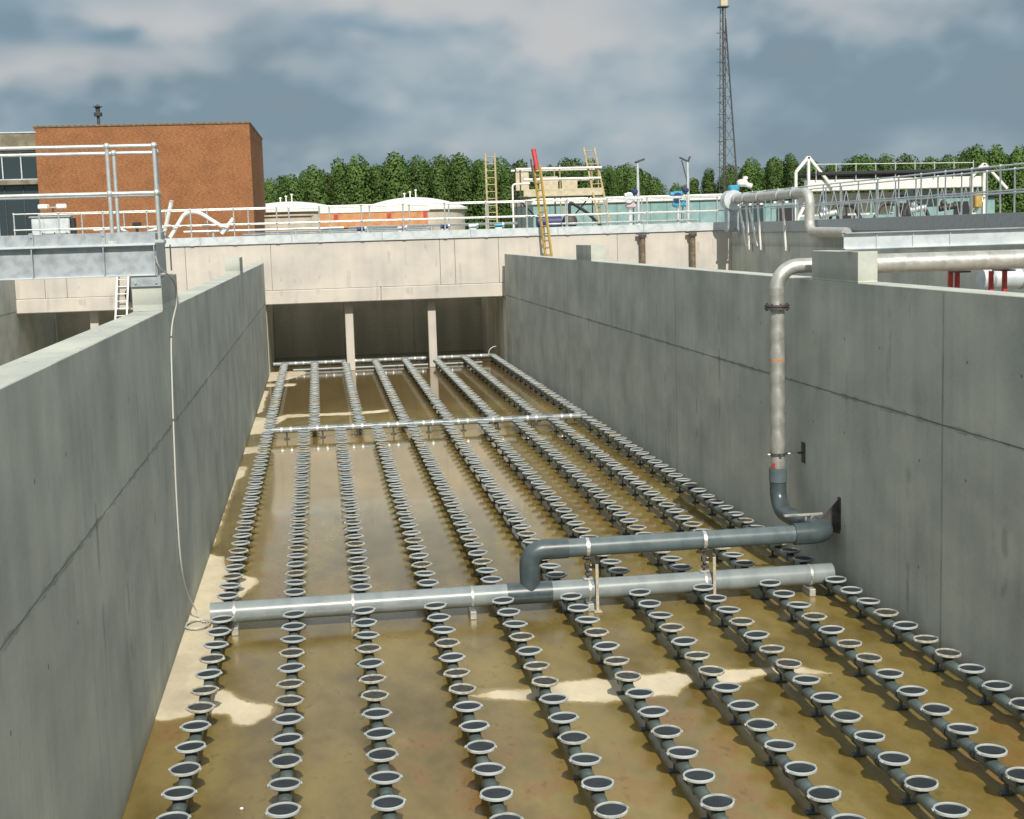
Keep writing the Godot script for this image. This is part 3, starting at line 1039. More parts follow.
func build_air_pipes() -> void:
	var t := thing("air_drop_pipe", "stainless air pipe dropping down the right wall into a grey plastic feed pipe", "pipe", V(7.35, 0, 21.6))
	var D := 21.6
	var px := 7.32
	# stainless: from the right, over the wall, elbow, down
	var g := G.new()
	g.tube(fillet([V(8.35, 4.93, D), V(px, 4.93, D), V(px, 1.62, D)], 0.36, 12), 0.119, 24)
	part("drop_pipe", g, M.steel, t)
	g = G.new()
	g.tube([V(8.30, 4.93, D), V(8.36, 4.93, D), V(9.0, 4.92, D), V(17.66, 4.90, D)], [0.120, 0.122, 0.158, 0.158], 28)
	part("main_pipe", g, M.steel, t)
	for x: float in [9.05, 9.42, 10.9, 12.8, 14.9]:
		var w := G.new()
		w.tube([V(x - 0.012, 4.92, D), V(x + 0.012, 4.92, D)], 0.1615, 24)
		part("weld_ring", w, M.steel, t)
	g = G.new()
	for y: float in [4.255, 4.30]:
		g.tube([V(px, y - 0.016, D), V(px, y + 0.016, D)], 0.20, 24)
	for k in 8:
		var a := TAU * k / 8
		g.tube([V(px + 0.175 * cos(a), 4.22, D + 0.175 * sin(a)), V(px + 0.175 * cos(a), 4.34, D + 0.175 * sin(a))], 0.014, 6)
	part("flange", g, M.dark_steel, t)
	band(t, "label_band", V(px, 3.42, D), Vector3.UP, 0.1205, 0.035, M.orange)
	band(t, "weld_ring", V(px, 4.58, D), Vector3.UP, 0.122, 0.03, M.steel)
	band(t, "red_mark", V(px, 1.685, D), Vector3.UP, 0.121, 0.05, M.steel)
	g = G.new()
	g.box(V(px - 0.10, 1.70, D - 0.083), Vector3(0.05, 0.09, 0.02), 0.004, Basis(Vector3.UP, -0.9))
	part("tag", g, M.red, t)
	# wall clamp
	g = G.new()
	g.tube([V(px, 1.86, D), V(px, 1.90, D)], 0.137, 20)
	g.box(V(px, 1.88, D - 0.15), Vector3(0.05, 0.05, 0.06), 0.006)
	g.bar(V(px + 0.1, 1.88, D), V(RX, 1.88, D), 0.035, 0.035)
	g.box(V(RX - 0.008, 1.88, D), Vector3(0.016, 0.34, 0.16), 0.004)
	g.ball(V(px - 0.16, 1.88, D), 0.022, 6)
	part("wall_clamp", g, M.dark_steel, t)
	for s: float in [-1.0, 1.0]:
		g = G.new()
		g.tube([V(px + s * 0.15, 1.88, D - 0.05), V(px + s * 0.19, 1.88, D - 0.05)], 0.02, 8)
		part("bolt", g, M.bright, t)
	# plastic: socket, bend towards the camera, run, elbow to the left, over to the header, elbow down
	var fy := 0.945
	g = G.new()
	g.tube(fillet([V(px, 1.64, D), V(px, fy + 0.02, D), V(px + 0.02, fy, 20.9), V(px + 0.16, fy, 20.3)], 0.36, 12), 0.136, 24)
	part("feed_bend", g, M.pvc_dark, t)
	g = G.new()
	g.tube([V(px, 1.65, D), V(px, 1.42, D)], 0.147, 24)
	part("socket", g, M.pvc_mid, t)
	g = G.new()
	g.tube(fillet([V(px + 0.16, fy, 20.5), V(px + 0.16, fy, 19.8), V(6.95, fy, 19.8)], 0.36, 12), 0.165, 24)
	part("feed_elbow", g, M.pvc_dark, t)
	g = G.new()
	g.tube([V(7.0, fy, 19.8), V(3.45, fy, 19.8)], 0.136, 28)
	part("feed_pipe", g, M.pvc_mid, t)
	g = G.new()
	g.tube(fillet([V(3.48, fy, 19.8), V(2.9, fy, 19.8), V(2.9, 0.50, 19.8)], 0.36, 14), 0.150, 28)
	part("feed_elbow", g, M.pvc_dark, t)
	band(t, "seam_ring", V(2.9, 0.62, 19.8), Vector3.UP, 0.153, 0.02, M.pvc_dark)
	# gusset bracket and strap on the wall at the elbow
	g = G.new()
	g.flat(V(RX - 0.004, 1.42, 20.02), V(RX - 0.004, 0.86, 20.02), V(RX - 0.42, 0.98, 20.02), Vector3(0, 0, 1))
	g.flat(V(RX - 0.004, 1.42, 20.0), V(RX - 0.004, 0.86, 20.0), V(RX - 0.42, 0.98, 20.0), Vector3(0, 0, 1))
	g.quad(V(RX - 0.004, 1.42, 20.0), V(RX - 0.004, 1.42, 20.02), V(RX - 0.42, 0.98, 20.02), V(RX - 0.42, 0.98, 20.0), Vector3(-1, 1, 0))
	g.box(V(RX - 0.01, 1.18, 20.01), Vector3(0.02, 0.50, 0.10), 0.004)
	part("gusset", g, M.dark_steel, t)
	g = G.new()
	g.box(V(px - 0.02, 1.115, 20.35), Vector3(0.62, 0.035, 0.06), 0.005)
	g.tube([V(px + 0.02, 1.09, 20.35), V(px + 0.02, 1.02, 20.35)], 0.02, 6)
	part("strap", g, M.steel, t)
	# two supports: band round the feed pipe, hanger chain of fittings, stake to the floor
	for q in [[3.77, "first"], [5.55, "second"]]:
		var x: float = q[0]
		var u := thing("pipe_support", "steel clamp and pale stake under the feed pipe, " + ("beside the plastic elbow" if x < 5 else "nearer the right wall"), "support", V(x, 0, 19.62))
		g = G.new()
		g.tube([V(x - 0.025, fy, 19.8), V(x + 0.025, fy, 19.8)], 0.141, 24)
		part("band", g, M.bright, u)
		g = G.new()
		g.tube([V(x, 0.82, 19.8), V(x, 0.44, 19.8)], 0.018, 8)
		g.box(V(x, 0.79, 19.79), Vector3(0.10, 0.03, 0.08), 0.006)
		g.box(V(x - 0.01, 0.66, 19.78), Vector3(0.07, 0.10, 0.07), 0.01)
		g.box(V(x + 0.01, 0.54, 19.78), Vector3(0.10, 0.05, 0.09), 0.01)
		g.ball(V(x, 0.60, 19.74), 0.028, 8)
		part("hanger", g, M.dark_steel, u)
		g = G.new()
		g.box(V(x, 0.47, 19.78), Vector3(0.14, 0.03, 0.10), 0.006)
		g.box(V(x + 0.03, 0.61, 19.735), Vector3(0.05, 0.03, 0.02), 0.004)
		g.ball(V(x + 0.04, 0.68, 19.74), 0.016, 6)
		part("fitting", g, M.bright, u)
		g = G.new()
		g.box(V(x + 0.10, 0.36, 19.60), Vector3(0.045, 0.72, 0.03), 0.005)
		g.box(V(x + 0.10, 0.012, 19.60), Vector3(0.12, 0.024, 0.12), 0.005)
		part("stake", g, M.stake, u)

	# thin hose down the left wall and its coil on the floor
	var pts := [V(-2.19, 5.42, 19.7), V(-2.16, 5.26, 19.74), V(-2.05, 5.13, 20.1), V(-2.02, 4.95, 20.5), V(-2.04, 4.7, 20.62), V(-2.12, 4.34, 20.5), V(-2.125, 3.6, 20.2), V(-2.125, 2.67, 19.97), V(-2.125, 1.9, 19.85), V(-2.12, 1.09, 19.87), V(-2.1, 0.5, 20.3), V(-2.0, 0.12, 20.6), V(-1.92, 0.03, 20.4)]
	var curve := Curve3D.new()
	for i in pts.size():
		var tan_: Vector3 = (pts[mini(i + 1, pts.size() - 1)] - pts[maxi(i - 1, 0)]) / 6.0
		curve.add_point(pts[i], -tan_, tan_)
	var sm := []
	for i in 61:
		sm.append(curve.sample_baked(curve.get_baked_length() * i / 60.0))
	for i in 40:
		var a := i * TAU * 2.4 / 40.0
		sm.append(V(-1.98 + (0.17 + 0.03 * sin(a * 0.7)) * cos(a + 0.6) * 0.95, 0.03 + 0.006 * i / 10.0, 20.25 + 0.24 * sin(a + 0.6)))
	t = thing("hose", "thin white hose hanging down the left wall to a small coil", "hose", V(-2.1, 0, 20.2))
	g = G.new()
	g.tube(sm, 0.012, 8)
	part("tube", g, M.hose, t)
	for y: float in [4.25, 3.1, 1.55]:
		g = G.new()
		var dd := 20.48 if y > 4 else (20.07 if y > 3 else 19.86)
		g.box(V(-2.13, y, dd), Vector3(0.035, 0.03, 0.07), 0.005)
		part("clip", g, M.brown, t)
	# bit of hose standing up at the far corner
	g = G.new()
	g.tube(fillet([V(7.28, 0.30, 60.2), V(7.30, 0.52, 60.2), V(7.50, 0.66, 60.2), V(7.68, 0.66, 60.2)], 0.15, 6), 0.025, 8)
	single("hose_end", g, M.hose, "short pale hose end curling up at the far right corner of the floor", "hose")


# ------------------------------------------------------------------ beyond the lanes
func ladder(called: String, label: String, foot: Vector3, head: Vector3, across: Vector3, width: float, m: Material, r := 0.03, step := 0.3) -> Node3D:
	var t := thing(called, label, "ladder", foot)
	for s: float in [-0.5, 0.5]:
		var g := G.new()
		g.bar(foot + across * width * s, head + across * width * s, r * 1.6, r * 2.4, across, 0.006)
		part("stile", g, m, t)
	var n := int((head - foot).length() / step)
	for i in n:
		var p := foot.lerp(head, (i + 0.5) / n)
		var g := G.new()
		g.tube([p - across * width * 0.5, p + across * width * 0.5], r * 0.75, 6)
		part("rung", g, m, t)
	return t


func build_background() -> void:
	# brick building
	var t := thing("brick_building", "windowless orange brick building beyond the end walkway", "building", V(-9.5, 5.1, 92))
	var rot := Basis(Vector3.UP, deg_to_rad(-0.9))
	var c := V(-9.62, 8.75, 92.0)
	var g := G.new()
	g.box(c, Vector3(12.35, 7.4, 14.0), 0.02, rot)
	part("wall", g, M.brick, t)
	g = G.new()
	g.box(c + Vector3(0, 3.76, 0), Vector3(12.45, 0.14, 14.1), 0.02, rot)
	part("coping", g, M.brown, t)
	g = G.new()
	g.box(c + Vector3(0, 3.80, 0), Vector3(11.9, 0.1, 13.5), 0.0, rot)
	part("roof", g, M.roof_dark, t)
	g = G.new()
	g.tube([V(-12.65, 12.5, 88), V(-12.65, 13.35, 88)], 0.09, 8)
	g.lathe([Vector2(0.24, 13.3), Vector2(0.26, 13.5), Vector2(0.12, 13.55), Vector2(0.14, 13.8), Vector2(0.30, 13.85), Vector2(0.0, 14.02)], V(-12.65, 0, 88), 10)
	part("roof_vent", g, M.dark_steel, t)
	# glazed wing
	t = thing("glazed_wing", "pale office wing with a window band left of the brick building", "building", V(-21, 5.1, 92))
	g = G.new()
	g.box(V(-21.2, 8.5, 92.3), Vector3(10.6, 6.6, 13.0))
	part("wall", g, M.dark_concrete, t)
	g = G.new()
	g.box(V(-21.2, 11.66, 92.0), Vector3(10.7, 0.98, 13.8), 0.03)
	part("parapet", g, M.stained, t)
	g = G.new()
	g.box(V(-21.2, 12.19, 92.0), Vector3(10.8, 0.08, 13.9), 0.02)
	part("coping", g, M.galv_pale, t)
	g = G.new()
	g.box(V(-21.2, 9.34, 85.5), Vector3(10.7, 0.26, 0.7), 0.02)
	part("sill_band", g, M.stained, t)
	for i in 10:
		var x := -16.3 - i * 1.06
		var w := G.new()
		w.box(V(x + 0.53 - 1.06, 10.32, 85.45), Vector3(0.07, 1.66, 0.14), 0.01)
		w.box(V(x - 0.0, 11.12, 85.45), Vector3(1.0, 0.07, 0.12), 0.01)
		w.box(V(x - 0.0, 9.52, 85.45), Vector3(1.0, 0.07, 0.12), 0.01)
		var wn := part("window", w, M.galv_pale, t)
		w = G.new()
		w.box(V(x, 10.32, 85.55), Vector3(0.98, 1.6, 0.03))
		part("pane", w, M.glass, wn)
		w = G.new()
		w.box(V(x, 7.3, 85.62), Vector3(1.0, 3.7, 0.03))
		part("lower_pane", w, M.glass, t)
		w = G.new()
		w.box(V(x + 0.53, 7.3, 85.58), Vector3(0.06, 3.7, 0.08), 0.01)
		part("mullion", w, M.dark_steel, t)
	# covered tanks
	for q in [[-1.9, 106.0, 4.0, 7.66, 0.68, "white domed tank cover beside the brick building's corner"], [7.2, 104.0, 4.0, 7.52, 0.85, "white domed tank cover behind the white and orange cabin"]]:
		t = thing("domed_tank", q[5], "tank", V(q[0], 5.1, q[1]))
		g = G.new()
		g.lathe([Vector2(q[2] - 0.1, 5.1), Vector2(q[2] - 0.1, q[3])], V(q[0], 0, q[1]), 48)
		part("tank_wall", g, M.concrete, t)
		g = G.new()
		var pr := [Vector2(q[2] + 0.12, q[3] - 0.12), Vector2(q[2] + 0.12, q[3] + 0.02)]
		for k in 9:
			var a := 1.0 - k / 8.0
			pr.append(Vector2((q[2] + 0.1) * a, q[3] + 0.03 + q[4] * (1.0 - a * a)))
		g.lathe(pr, V(q[0], 0, q[1]), 48)
		part("dome", g, M.white, t)
		for k in 3:
			g = G.new()
			var x: float = q[0] - 0.55 + k * 0.42
			g.tube([V(x, q[3] + q[4] - 0.1, q[1] - 0.3), V(x, q[3] + q[4] + 0.25 + 0.12 * k, q[1] - 0.3)], 0.05, 8)
			g.ball(V(x, q[3] + q[4] + 0.28 + 0.12 * k, q[1] - 0.3), 0.11, 8, 0.7)
			part("vent", g, M.white, t)
	# long cabin, white over orange
	t = thing("site_cabin", "long site cabin, white above and orange brown below", "cabin", V(3.4, 5.1, 81))
	g = G.new()
	g.box(V(3.42, 7.16, 81), Vector3(6.2, 0.42, 2.4), 0.03)
	part("upper_wall", g, M.white, t)
	g = G.new()
	g.box(V(3.35, 6.53, 81), Vector3(6.1, 0.83, 2.3), 0.02)
	part("lower_wall", g, M.orange, t)
	g = G.new()
	g.box(V(3.35, 5.65, 81), Vector3(5.9, 0.9, 2.1), 0.02)
	part("base", g, M.galv, t)
	for x: float in [1.2, 4.2, 6.28]:
		g = G.new()
		g.box(V(x, 6.76 if x < 6 else 6.72, 79.84), Vector3(0.24, 0.26 if x < 6 else 0.44, 0.05), 0.01)
		part("marker_panel", g, M.red, t)
	g = G.new()
	g.box(V(-2.7, 6.3, 98), Vector3(5.0, 1.7, 2.5), 0.03)
	g.box(V(-2.7, 7.18, 98), Vector3(5.3, 0.1, 2.8), 0.02)
	single("low_store", g, M.concrete, "low grey store behind the walkway beside the brick corner", "shed")
	# teal clad building
	t = thing("teal_building", "long low teal clad building with a white roof edge", "building", V(17.3, 5.1, 79))
	for i in 12:
		g = G.new()
		g.box(V(12.2 + 0.93 * i, 6.05, 79), Vector3(0.915, 1.96, 8.0), 0.015)
		part("cladding_panel", g, M.teal, t)
	g = G.new()
	g.box(V(17.3, 6.05, 79), Vector3(11.0, 1.9, 7.9))
	part("core", g, M.teal, t)
	g = G.new()
	g.box(V(17.3, 7.20, 79), Vector3(11.3, 0.34, 8.3), 0.04)
	part("roof_edge", g, M.white, t)
	# lattice mast
	t = thing("lattice_mast", "tall slim lattice mast with a lamp head rising above the trees", "mast", V(44.9, 5.1, 150))
	var b := V(44.85, 5.1, 150)
	for q in [[-0.68, 0.3, -0.20, 0.045], [0.0, 0.0, 0.0, 0.095], [0.22, -0.2, 0.2, 0.05]]:
		g = G.new()
		g.tube([b + Vector3(q[0], 0, q[1]), V(44.92 + q[2], 29.1, 150 + q[1])], q[3], 6)
		part("leg", g, M.dark_steel, t)
	g = G.new()
	g.tube([V(46.75, 5.1, 150.2), V(45.2, 28.0, 150)], 0.085, 6)
	part("strut", g, M.dark_steel, t)
	for i in 27:
		var y := 5.8 + i * 0.88
		g = G.new()
		g.bar(V(44.25 + i * 0.016, y, 150.05), V(45.05, y + 0.44, 150.05), 0.055, 0.055)
		g.bar(V(45.05, y + 0.44, 150.05), V(44.25 + i * 0.016, y + 0.88, 150.05), 0.055, 0.055)
		var xr := 46.75 - (y - 5.1) / 22.9 * 1.55
		var xs := 46.75 - (y + 1.76 - 5.1) / 22.9 * 1.55
		if i % 2 == 0 and i < 24:
			g.bar(V(45.0, y, 150.1), V(xs, y + 1.76, 150.1), 0.045, 0.045)
			g.bar(V(xr, y, 150.12), V(45.0, y + 1.76, 150.12), 0.045, 0.045)
		part("lacing", g, M.dark_steel, t)
	for y: float in [12.0, 13.4, 14.8, 16.3, 17.7, 19.0, 20.5, 21.9, 23.3, 24.7, 26.4]:
		g = G.new()
		g.bar(V(44.2, y, 150), V(45.1, y + 0.02, 150), 0.08, 0.08)
		part("step_bar", g, M.dark_steel, t)
	for y: float in [9.0, 12.0, 15.0, 17.3, 19.6, 22.5]:
		g = G.new()
		g.bar(V(45.0, y, 150), V(46.75 - (y - 5.1) / 21.7 * 1.5, y, 150.1), 0.05, 0.05)
		part("link", g, M.dark_steel, t)
	g = G.new()
	g.box(V(44.95, 29.15, 150), Vector3(1.1, 0.12, 1.0), 0.02)
	part("platform", g, M.dark_steel, t)
	g = G.new()
	g.box(V(45.0, 29.75, 149.9), Vector3(0.8, 1.1, 0.5), 0.05)
	part("lamp_head", g, M.cream, t)
	build_plant()


func build_plant() -> void:
	var g := G.new()
	# upright wooden ladder
	ladder("ladder", "tan wooden ladder standing upright left of the scaffold", V(8.12, 5.1, 64), V(8.17, 9.25, 64.6), Vector3.RIGHT, 0.44, M.tan, 0.035)
	ladder("ladder", "tan wooden ladder leaning at the right end of the scaffold", V(13.35, 5.4, 63.4), V(12.75, 9.4, 64.2), Vector3.RIGHT, 0.5, M.tan, 0.035)
	var y := ladder("ladder", "long yellow ladder with a red head leaning over the end walkway", V(9.95, 0.0, 56.6), V(9.28, 8.35, 58.0), Vector3(0.5, 0, 0.87).normalized(), 0.40, M.yellow, 0.045)
	g = G.new()
	g.tube([V(9.30, 8.15, 57.98), V(9.18, 9.02, 58.1)], 0.10, 8)
	part("red_head", g, M.red, y)
	g = G.new()
	g.tube([V(9.14, 7.7, 58.0), V(9.06, 8.6, 58.1)], 0.035, 6)
	part("head_hook", g, M.dark_steel, y)
	ladder("ladder", "pale aluminium ladder propped against the left lane's end wall", V(-8.05, 0.0, 56.6), V(-7.74, 4.62, 57.9), Vector3.RIGHT, 0.44, M.white, 0.03)
	var t := thing("cable_reel", "dark cable reel on the left lane's end wall beside the pale ladder", "reel", V(-7.42, 3.55, 57.9))
	g = G.new()
	g.tube([V(-7.42, 3.55, 57.88), V(-7.42, 3.55, 58.12)], 0.2, 14)
	part("drum", g, M.brown, t)
	for d: float in [57.86, 58.1]:
		g = G.new()
		g.tube([V(-7.42, 3.55, d), V(-7.42, 3.55, d + 0.03)], 0.33, 16)
		part("flange", g, M.black, t)
	# scaffold platform
	t = thing("scaffold", "scaffold platform with cream boards and white guard rails beyond the end walkway", "scaffold", V(11.4, 5.1, 64.5))
	for x: float in [9.45, 11.3, 13.1]:
		for d: float in [63.9, 65.4]:
			g = G.new()
			g.tube([V(x, 5.1, d), V(x, 8.62, d)], 0.035, 6)
			part("standard", g, M.tan if x > 10 else M.dark_steel, t)
	for q in [[8.46, 9.25, 13.25], [7.98, 9.6, 13.2]]:
		for d: float in [63.85, 65.45]:
			g = G.new()
			g.tube([V(q[1], q[0], d), V(q[2], q[0], d)], 0.055, 8)
			part("guard_rail", g, M.white, t)
	for i in 5:
		g = G.new()
		g.box(V(11.42, 7.23, 63.95 + i * 0.33), Vector3(3.7, 0.06, 0.31), 0.008)
		part("plank", g, M.tan, t)
	g = G.new()
	g.box(V(11.42, 7.36, 63.78), Vector3(3.7, 0.34, 0.04), 0.01)
	part("toe_board", g, M.cream, t)
	for q in [[9.75, 0.62, 7.95, 0.85], [11.0, 0.9, 7.85, 0.6], [12.0, 0.75, 7.82, 0.55]]:
		g = G.new()
		g.box(V(q[0], q[2], 65.3), Vector3(q[1], q[3], 0.05), 0.01)
		part("sheet", g, M.cream, t)
	for q in [[9.5, 7.2, 11.2, 5.4], [13.0, 7.2, 11.4, 5.4]]:
		g = G.new()
		g.tube([V(q[0], q[1], 65.4), V(q[2], q[3], 65.4)], 0.035, 6)
		part("brace", g, M.dark_steel, t)
	t = thing("bent_pipe", "white pipe bent into a frame beside the scaffold", "pipe", V(8.95, 5.4, 63))
	g = G.new()
	g.tube(fillet([V(8.95, 5.4, 63), V(8.95, 7.75, 63), V(9.75, 7.78, 63)], 0.12, 6), 0.045, 8)
	part("tube", g, M.white, t)
	g = G.new()
	g.box(V(8.95, 5.43, 63), Vector3(0.25, 0.06, 0.25), 0.01)
	part("foot_plate", g, M.galv, t)
	t = thing("pump_unit", "dark pump unit under the scaffold platform", "pump", V(11.0, 5.42, 62.2))
	g = G.new()
	g.box(V(10.8, 5.55, 62.2), Vector3(2.6, 0.2, 0.8), 0.02)
	part("skid", g, M.navy, t)
	g = G.new()
	g.tube([V(9.9, 6.0, 62.2), V(11.0, 6.0, 62.2)], 0.3, 14)
	part("motor", g, M.navy, t)
	g = G.new()
	g.ball(V(11.4, 6.0, 62.2), 0.36, 12)
	part("casing", g, M.dark_steel, t)
	g = G.new()
	g.tube(fillet([V(11.4, 6.2, 62.2), V(11.4, 6.9, 62.2), V(12.2, 6.4, 62.2), V(12.9, 5.7, 62.2)], 0.2, 5), 0.07, 8)
	part("outlet_pipe", g, M.black, t)
	for q in [[9.3, "stack of white and blue pipe fittings on the walkway left of the yellow ladder"], [7.2, "red and white timber lengths on the walkway below the upright ladder"]]:
		t = thing("fittings_pile" if q[0] > 9 else "timber_pile", q[1], "materials", V(q[0], 5.42, 60.6))
		for i in 4:
			g = G.new()
			g.bar(V(q[0] - 1.2, 5.5 + 0.13 * (i / 2), 60.5 + 0.2 * (i % 2)), V(q[0] + 0.9 - 0.2 * i, 5.5 + 0.13 * (i / 2), 60.55 + 0.2 * (i % 2)), 0.16, 0.11, Vector3.UP, 0.02)
			part("length", g, [M.white, M.pink, M.white, M.blue if q[0] > 9 else M.red][i], t)
	# lamp posts on the slab
	for q in [[14.53, "slim grey lamp post beside the white valve"], [16.85, "slim grey lamp post with twin arms beside the blue valve"]]:
		t = thing("lamp_post", q[1], "lamp post", V(q[0], 5.42, 62))
		g = G.new()
		g.tube([V(q[0], 5.42, 62), V(q[0], 7.2, 62), V(q[0], 8.55, 62)], [0.075, 0.07, 0.045], 8)
		part("post", g, M.galv_pale, t)
		g = G.new()
		g.lathe([Vector2(0.26, 5.42), Vector2(0.25, 5.62), Vector2(0.10, 5.8)], V(q[0], 0, 62), 10)
		part("base", g, M.white, t)
		g = G.new()
		if q[0] < 15:
			g.bar(V(q[0] - 0.12, 8.55, 62), V(q[0] + 0.32, 8.70, 62), 0.16, 0.09, Vector3.UP, 0.02)
		else:
			g.bar(V(q[0], 8.55, 62), V(q[0] - 0.38, 8.74, 62), 0.1, 0.07, Vector3.UP, 0.02)
			g.bar(V(q[0], 8.5, 62), V(q[0] + 0.12, 8.78, 62), 0.1, 0.07, Vector3.UP, 0.02)
			g.tube([V(q[0] - 0.28, 8.62, 62), V(q[0] - 0.02, 7.6, 62)], 0.025, 6)
		part("lamp_head", g, M.dark_steel, t)
	# valves with actuators
	for q in [[14.15, M.white, M.pink, M.navy, 0.55, "white and pink valve actuator on a pale pedestal beyond the walkway"], [16.4, M.blue, M.white, M.navy, 0.85, "bright blue valve actuator on a pedestal beyond the walkway"]]:
		var x: float = q[0]
		t = thing("valve_actuator", q[5], "valve", V(x, 5.42, 62))
		g = G.new()
		g.lathe([Vector2(0.30, 5.42), Vector2(0.28, 5.5), Vector2(0.13, 5.75), Vector2(0.10, 6.45), Vector2(0.18, 6.55)], V(x, 0, 62), 12)
		part("pedestal", g, M.galv_pale, t)
		var w: float = q[4]
		g = G.new()
		g.box(V(x, 6.66, 62), Vector3(0.50 * w + 0.12, 0.30, 0.36), 0.07)
		g.tube([V(x - 0.34 * w, 6.64, 61.95), V(x + 0.42 * w, 6.62, 61.95)], 0.10, 10)
		part("gearbox", g, q[2] if x < 15 else q[1], t)
		g = G.new()
		g.lathe([Vector2(0.0, 6.80), Vector2(0.26 * w + 0.06, 6.81), Vector2(0.28 * w + 0.06, 6.87), Vector2(0.24 * w, 6.90), Vector2(0.0, 6.92)], V(x + 0.02, 0, 62), 14)
		part("collar", g, q[2], t)
		g = G.new()
		g.box(V(x - 0.04, 7.08, 62), Vector3(0.58 * w, 0.30, 0.34), 0.08)
		g.tube([V(x - 0.46 * w, 7.08, 61.98), V(x - 0.2 * w, 7.08, 61.98)], 0.12, 12)
		part("motor", g, q[1], t)
		g = G.new()
		g.lathe([Vector2(0.0, -0.02), Vector2(0.20, -0.02), Vector2(0.21, 0.0), Vector2(0.20, 0.02), Vector2(0.0, 0.02)], V(x - 0.1, 6.95, 61.74), 14, Basis(Vector3.RIGHT, PI / 2))
		part("handwheel", g, M.galv_pale if x < 15 else M.navy, t)
		g = G.new()
		g.box(V(x + 0.40 * w, 7.26, 62), Vector3(0.26, 0.20, 0.24), 0.05)
		g.tube([V(x + 0.40 * w, 7.2, 61.95), V(x + 0.30 * w, 6.9, 61.9), V(x + 0.12, 6.3, 61.9), V(x + 0.1, 5.5, 61.9)], 0.018, 6)
		part("switch_box", g, q[3], t)
	g = G.new()
	g.box(V(15.2, 5.56, 61.6), Vector3(0.42, 0.2, 0.3), 0.06)
	g.ball(V(15.08, 5.68, 61.6), 0.12, 8)
	single("blue_bag", g, M.blue, "small bright blue bag on the slab between the two lamp posts", "bag")
	# brown pipes down the end wall, right lane
	for q in [[13.74, "left"], [15.93, "right"]]:
		t = thing("down_pipe", "short brown capped pipe on the right lane's end wall, the %s of two" % q[1], "pipe", V(q[0], 2.0, 57.97))
		g = G.new()
		g.tube([V(q[0], 1.0, 57.97), V(q[0], 5.22, 57.97)], 0.12, 12)
		part("pipe", g, M.brown, t)
		g = G.new()
		g.tube([V(q[0], 5.2, 57.97), V(q[0], 5.33, 57.97)], 0.18, 12)
		g.box(V(q[0] - 0.05, 5.37, 57.98), Vector3(0.42, 0.06, 0.2), 0.01)
		part("cap", g, M.dark_steel, t)
	# elevated air main along the right lane's outer wall
	t = thing("air_main", "fat grey air main on white legs beside the right walkway, elbowing down", "pipe", V(17.35, 5.4, 52))
	g = G.new()
	g.tube(fillet([V(17.38, 6.70, 56.6), V(17.38, 6.70, 47.7), V(17.38, 5.30, 47.7), V(17.38, 5.26, 44.2)], 0.42, 10), 0.175, 20)
	part("pipe", g, M.steel_dull, t)
	for d: float in [56.2, 55.0, 53.2, 50.8, 49.2]:
		band(t, "flange", V(17.38, 6.70, d), Vector3.FORWARD, 0.225, 0.07, M.galv)
	for q in [[55.3, 0.0], [53.8, 0.0], [50.8, 0.0]]:
		g = G.new()
		g.bar(V(17.58, 4.6, q[0]), V(17.45, 6.5, q[0]), 0.08, 0.07, Vector3.RIGHT, 0.01)
		g.bar(V(17.66, 4.55, q[0]), V(17.66, 4.8, q[0]), 0.10, 0.03, Vector3.RIGHT, 0.006)
		g.bar(V(17.1, 6.42, q[0]), V(17.7, 6.42, q[0]), 0.08, 0.08, Vector3.UP, 0.01)
		part("leg", g, M.white, t)
	for q in [[56.3, 55.4], [55.0, 54.0]]:
		g = G.new()
		g.bar(V(17.5, 6.3, q[0]), V(17.5, 4.75, q[1]), 0.09, 0.06, Vector3.RIGHT, 0.01)
		part("brace", g, M.white, t)
	t = thing("valve_actuator", "blue and white valve actuator at the walkway corner on the air main", "valve", V(17.5, 5.4, 57))
	g = G.new()
	g.tube([V(17.35, 6.66, 56.62), V(17.35, 6.66, 57.25)], 0.42, 16)
	part("valve_body", g, M.galv_pale, t)
	g = G.new()
	g.box(V(17.45, 7.16, 56.95), Vector3(0.42, 0.24, 0.34), 0.05)
	part("gearbox", g, M.blue, t)
	g = G.new()
	g.box(V(17.82, 7.36, 56.95), Vector3(0.44, 0.30, 0.34), 0.09)
	g.tube([V(17.95, 7.3, 56.9), V(18.2, 7.22, 56.9)], 0.11, 10)
	g.box(V(17.95, 7.56, 56.95), Vector3(0.2, 0.14, 0.2), 0.04)
	part("motor", g, M.white, t)
	g = G.new()
	g.box(V(17.35, 5.9, 56.95), Vector3(0.5, 1.1, 0.5), 0.03)
	part("pedestal", g, M.galv, t)
	# run of thin pipes and odd fittings along the walkway
	t = thing("service_pipes", "run of thin pale service pipes behind the end walkway's front rail", "pipes", V(2, 5.76, 59.3))
	for q in [[-5.4, 1.2, 6.02, 59.4], [1.4, 8.6, 6.0, 59.35], [-3.0, 5.0, 5.86, 59.5], [9.9, 16.6, 5.9, 59.5]]:
		g = G.new()
		g.tube([V(q[0], q[2], q[3]), V(q[1], q[2] - 0.01, q[3])], 0.05, 8)
		part("pipe", g, M.rail, t)
	for x: float in [-4.2, -0.8, 2.2, 4.9, 7.8]:
		g = G.new()
		g.box(V(x, 5.87, 59.42), Vector3(0.08, 0.24, 0.2), 0.01)
		part("bracket", g, M.galv, t)
	var words := ["blue", "pink", "blue", "white", "blue"]
	var where := ["left of the site cabin's red markers", "in front of the cabin's middle", "before the cabin's right end", "between the cabin and the upright ladder", "beside the upright ladder"]
